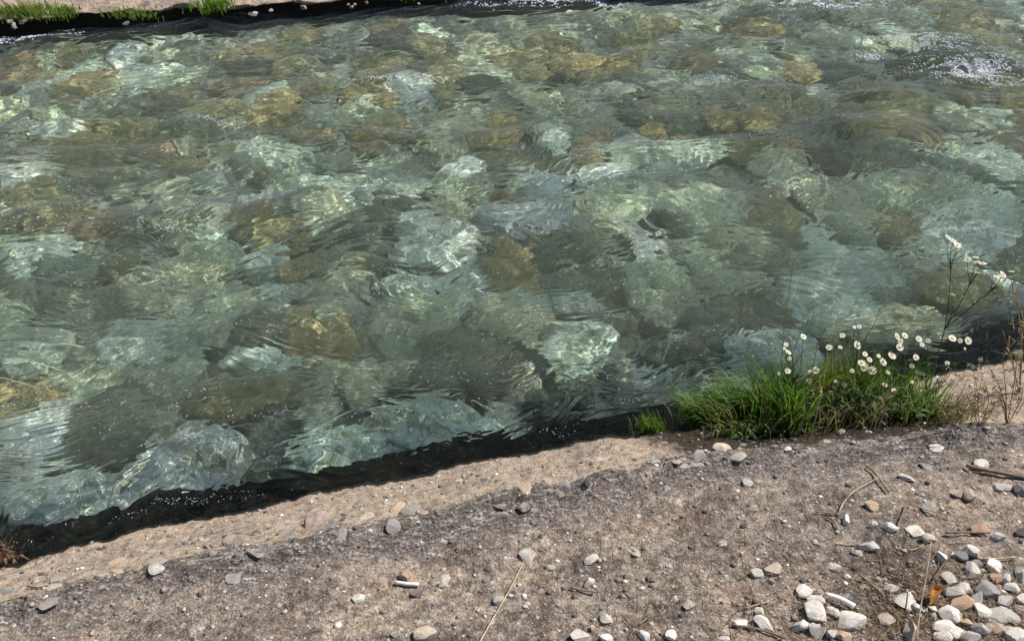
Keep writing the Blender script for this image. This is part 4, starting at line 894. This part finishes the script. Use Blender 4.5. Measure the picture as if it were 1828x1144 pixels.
weed('dry reddish weed bush beside the bare sandy patch', 1750, 760, [(1725, 700), (1740, 670), (1760, 690), (1775, 715)], M_red, 3, .0012, 12)
weed('thin weed with a grey seed puff right of the daisies', 1745, 720, [(1750, 642), (1735, 655)], M_dry, 4, .0010, 2, (22, .010, .4))
weed('thin weed with closed white seed heads near the sparse daisies', 1668, 730, [(1634, 668), (1642, 670), (1650, 672), (1728, 655)], M_dry, 5, .0009, 2, (14, .014, 3))
weed('weed with a large grey seed puff at the right edge', 1800, 728, [(1817, 632), (1773, 673)], M_dry, 6, .0010, 3, (60, .018, .2))
weed('brown weed low in front of the daisy clump', 1560, 760, [(1540, 715), (1565, 700), (1590, 720), (1610, 715)], M_red, 7, .0010, 10)
weed('tangled dry weed in the middle of the clump', 1460, 755, [(1445, 690), (1470, 650), (1500, 670), (1420, 700)], M_dry, 8, .0010, 10)
weed('low dry weed on the right sandy patch', 1700, 752, [(1690, 720), (1712, 715), (1675, 725), (1730, 728)], M_red, 9, .0010, 12)
weed('brown dead shrublet at the left edge on the black bank toe', 8, 1000, [(-5, 975), (12, 970), (25, 985), (35, 990), (0, 985)], M_red, 10, .0014, 12)
def stalk(name, basepx, pts, mat_, label, r0=.0017, cat='grass stalk', Yo=0):
    B = Vector(on_land(*basepx)); P = [Vector((0, 0, 0))]+[Vector(at_y(x, y, B.y+Yo))-B for x, y in pts]; o = link(name, mesh_from(name, *tube(P, r0, r0*.4, 4)), mat_); o.location = B; return tag(o, label, cat)
stalk('grass_stalk', (1394, 745), [(1398, 600), (1408, 530), (1417, 455)], M_dry, 'thin tall dry stalk standing straight against the water')
stalk('grass_stalk', (1440, 745), [(1460, 610), (1500, 570), (1542, 557), (1568, 560)], M_dry, 'arching dry grass stalk over the left daisies', .0013)
stalk('grass_stalk', (1500, 740), [(1497, 620), (1496, 590), (1505, 584)], M_dry, 'short hooked pale stalk beside the central daisies')
stalk('grass_stalk', (1520, 740), [(1540, 620), (1560, 580), (1575, 540)], M_grass2, 'green grass stalk leaning right out of the clump', .0016)
stalk('grass_stalk', (1385, 770), [(1310, 760), (1270, 740), (1255, 712)], M_dry, 'dry stalk arching left in front of the fine grass', .0011)
# straws arching in from the left
Bx = on_land(-260, 1080)
def straw_left(pts, label, r0):
    B = Vector(Bx); P = [Vector((0, 0, 0)), Vector(at_y(-90, 850, B.y))-B]+[Vector(at_y(x, y, B.y+.02))-B for x, y in pts]
    o = link('dry_straw', mesh_from('dry_straw', *tube(P, r0, r0*.35, 4)), M_fluff); o.location = B; tag(o, label, 'grass stalk', 'dry straws arching in from the left')
straw_left([(-40, 730), (20, 675), (80, 622), (115, 614), (150, 620)], 'longest dry straw arching in from the left edge, topmost', .0022)
straw_left([(-30, 690), (20, 652), (60, 647), (112, 662)], 'second dry straw at the left edge, curving under the longest', .0018)
straw_left([(-20, 690), (25, 680), (70, 694)], 'short dry straw at the left edge, third from the top', .0016)
straw_left([(-20, 770), (10, 750), (50, 738)], 'lowest dry straw at the left edge', .0016)

# ------------------------------------------------------------------ far bank tufts and stones
def far_pt(px, py, z): return at_z(px, py, z)
GF = 'grass tufts on the far bank'
for i, (px, py, n, sx, L, mt, lab) in enumerate([
  (32, 26, 260, .11, .12, M_grass2, 'ragged olive tuft on the far bank at the upper left corner'), (62, 24, 120, .06, .10, M_grass, 'darker tuft touching the ragged olive one on the far bank'), (118, 24, 170, .045, .09, M_grass, 'bright green tuft on the far bank, second from the left corner'),
  (222, 22, 60, .07, .06, M_grass2, 'sparse tuft on the far bank beside a pale patch'), (252, 28, 60, .07, .06, M_grass, 'thin trailing tuft on the far bank right of the sparse one'), (382, 12, 260, .06, .11, M_grass, 'roundest bright green tuft hanging over the far bank edge'),
  (740, -6, 30, .09, .04, M_grass, 'dark low tuft on the far bank near the top centre')]):
    b = far_pt(px, py, .13)
    tuft('far_grass_tuft', 0, 0, n, (sx, .06), L, .007, 1.6, (0, -1.0), mt, lab, 'grass', 50+i, GF, base=b)
rf = random.Random(12)
FS = 'stones along the far bank edge'
for i in range(18):
    px = rf.uniform(0, 940); py = np.interp(px, [0, 950], [46, -4])+rf.uniform(-7, 8); z = rf.uniform(.03, .17); b = far_pt(px, py, z); o = bpy.data.objects.new('bank_stone', EMB[i % 8]); COL.objects.link(o)
    s = rf.uniform(.010, .026); o.scale = (s*1.4, s, s*.7); o.location = b; o.rotation_euler = (0, 0, rf.uniform(0, 3)); ck = rf.choice('gdpkddpg'); o.color = (*PC[ck], 1)
    tag(o, where('small '+CN[ck]+' far bank stone', px, py, FL_), 'stone', FS)
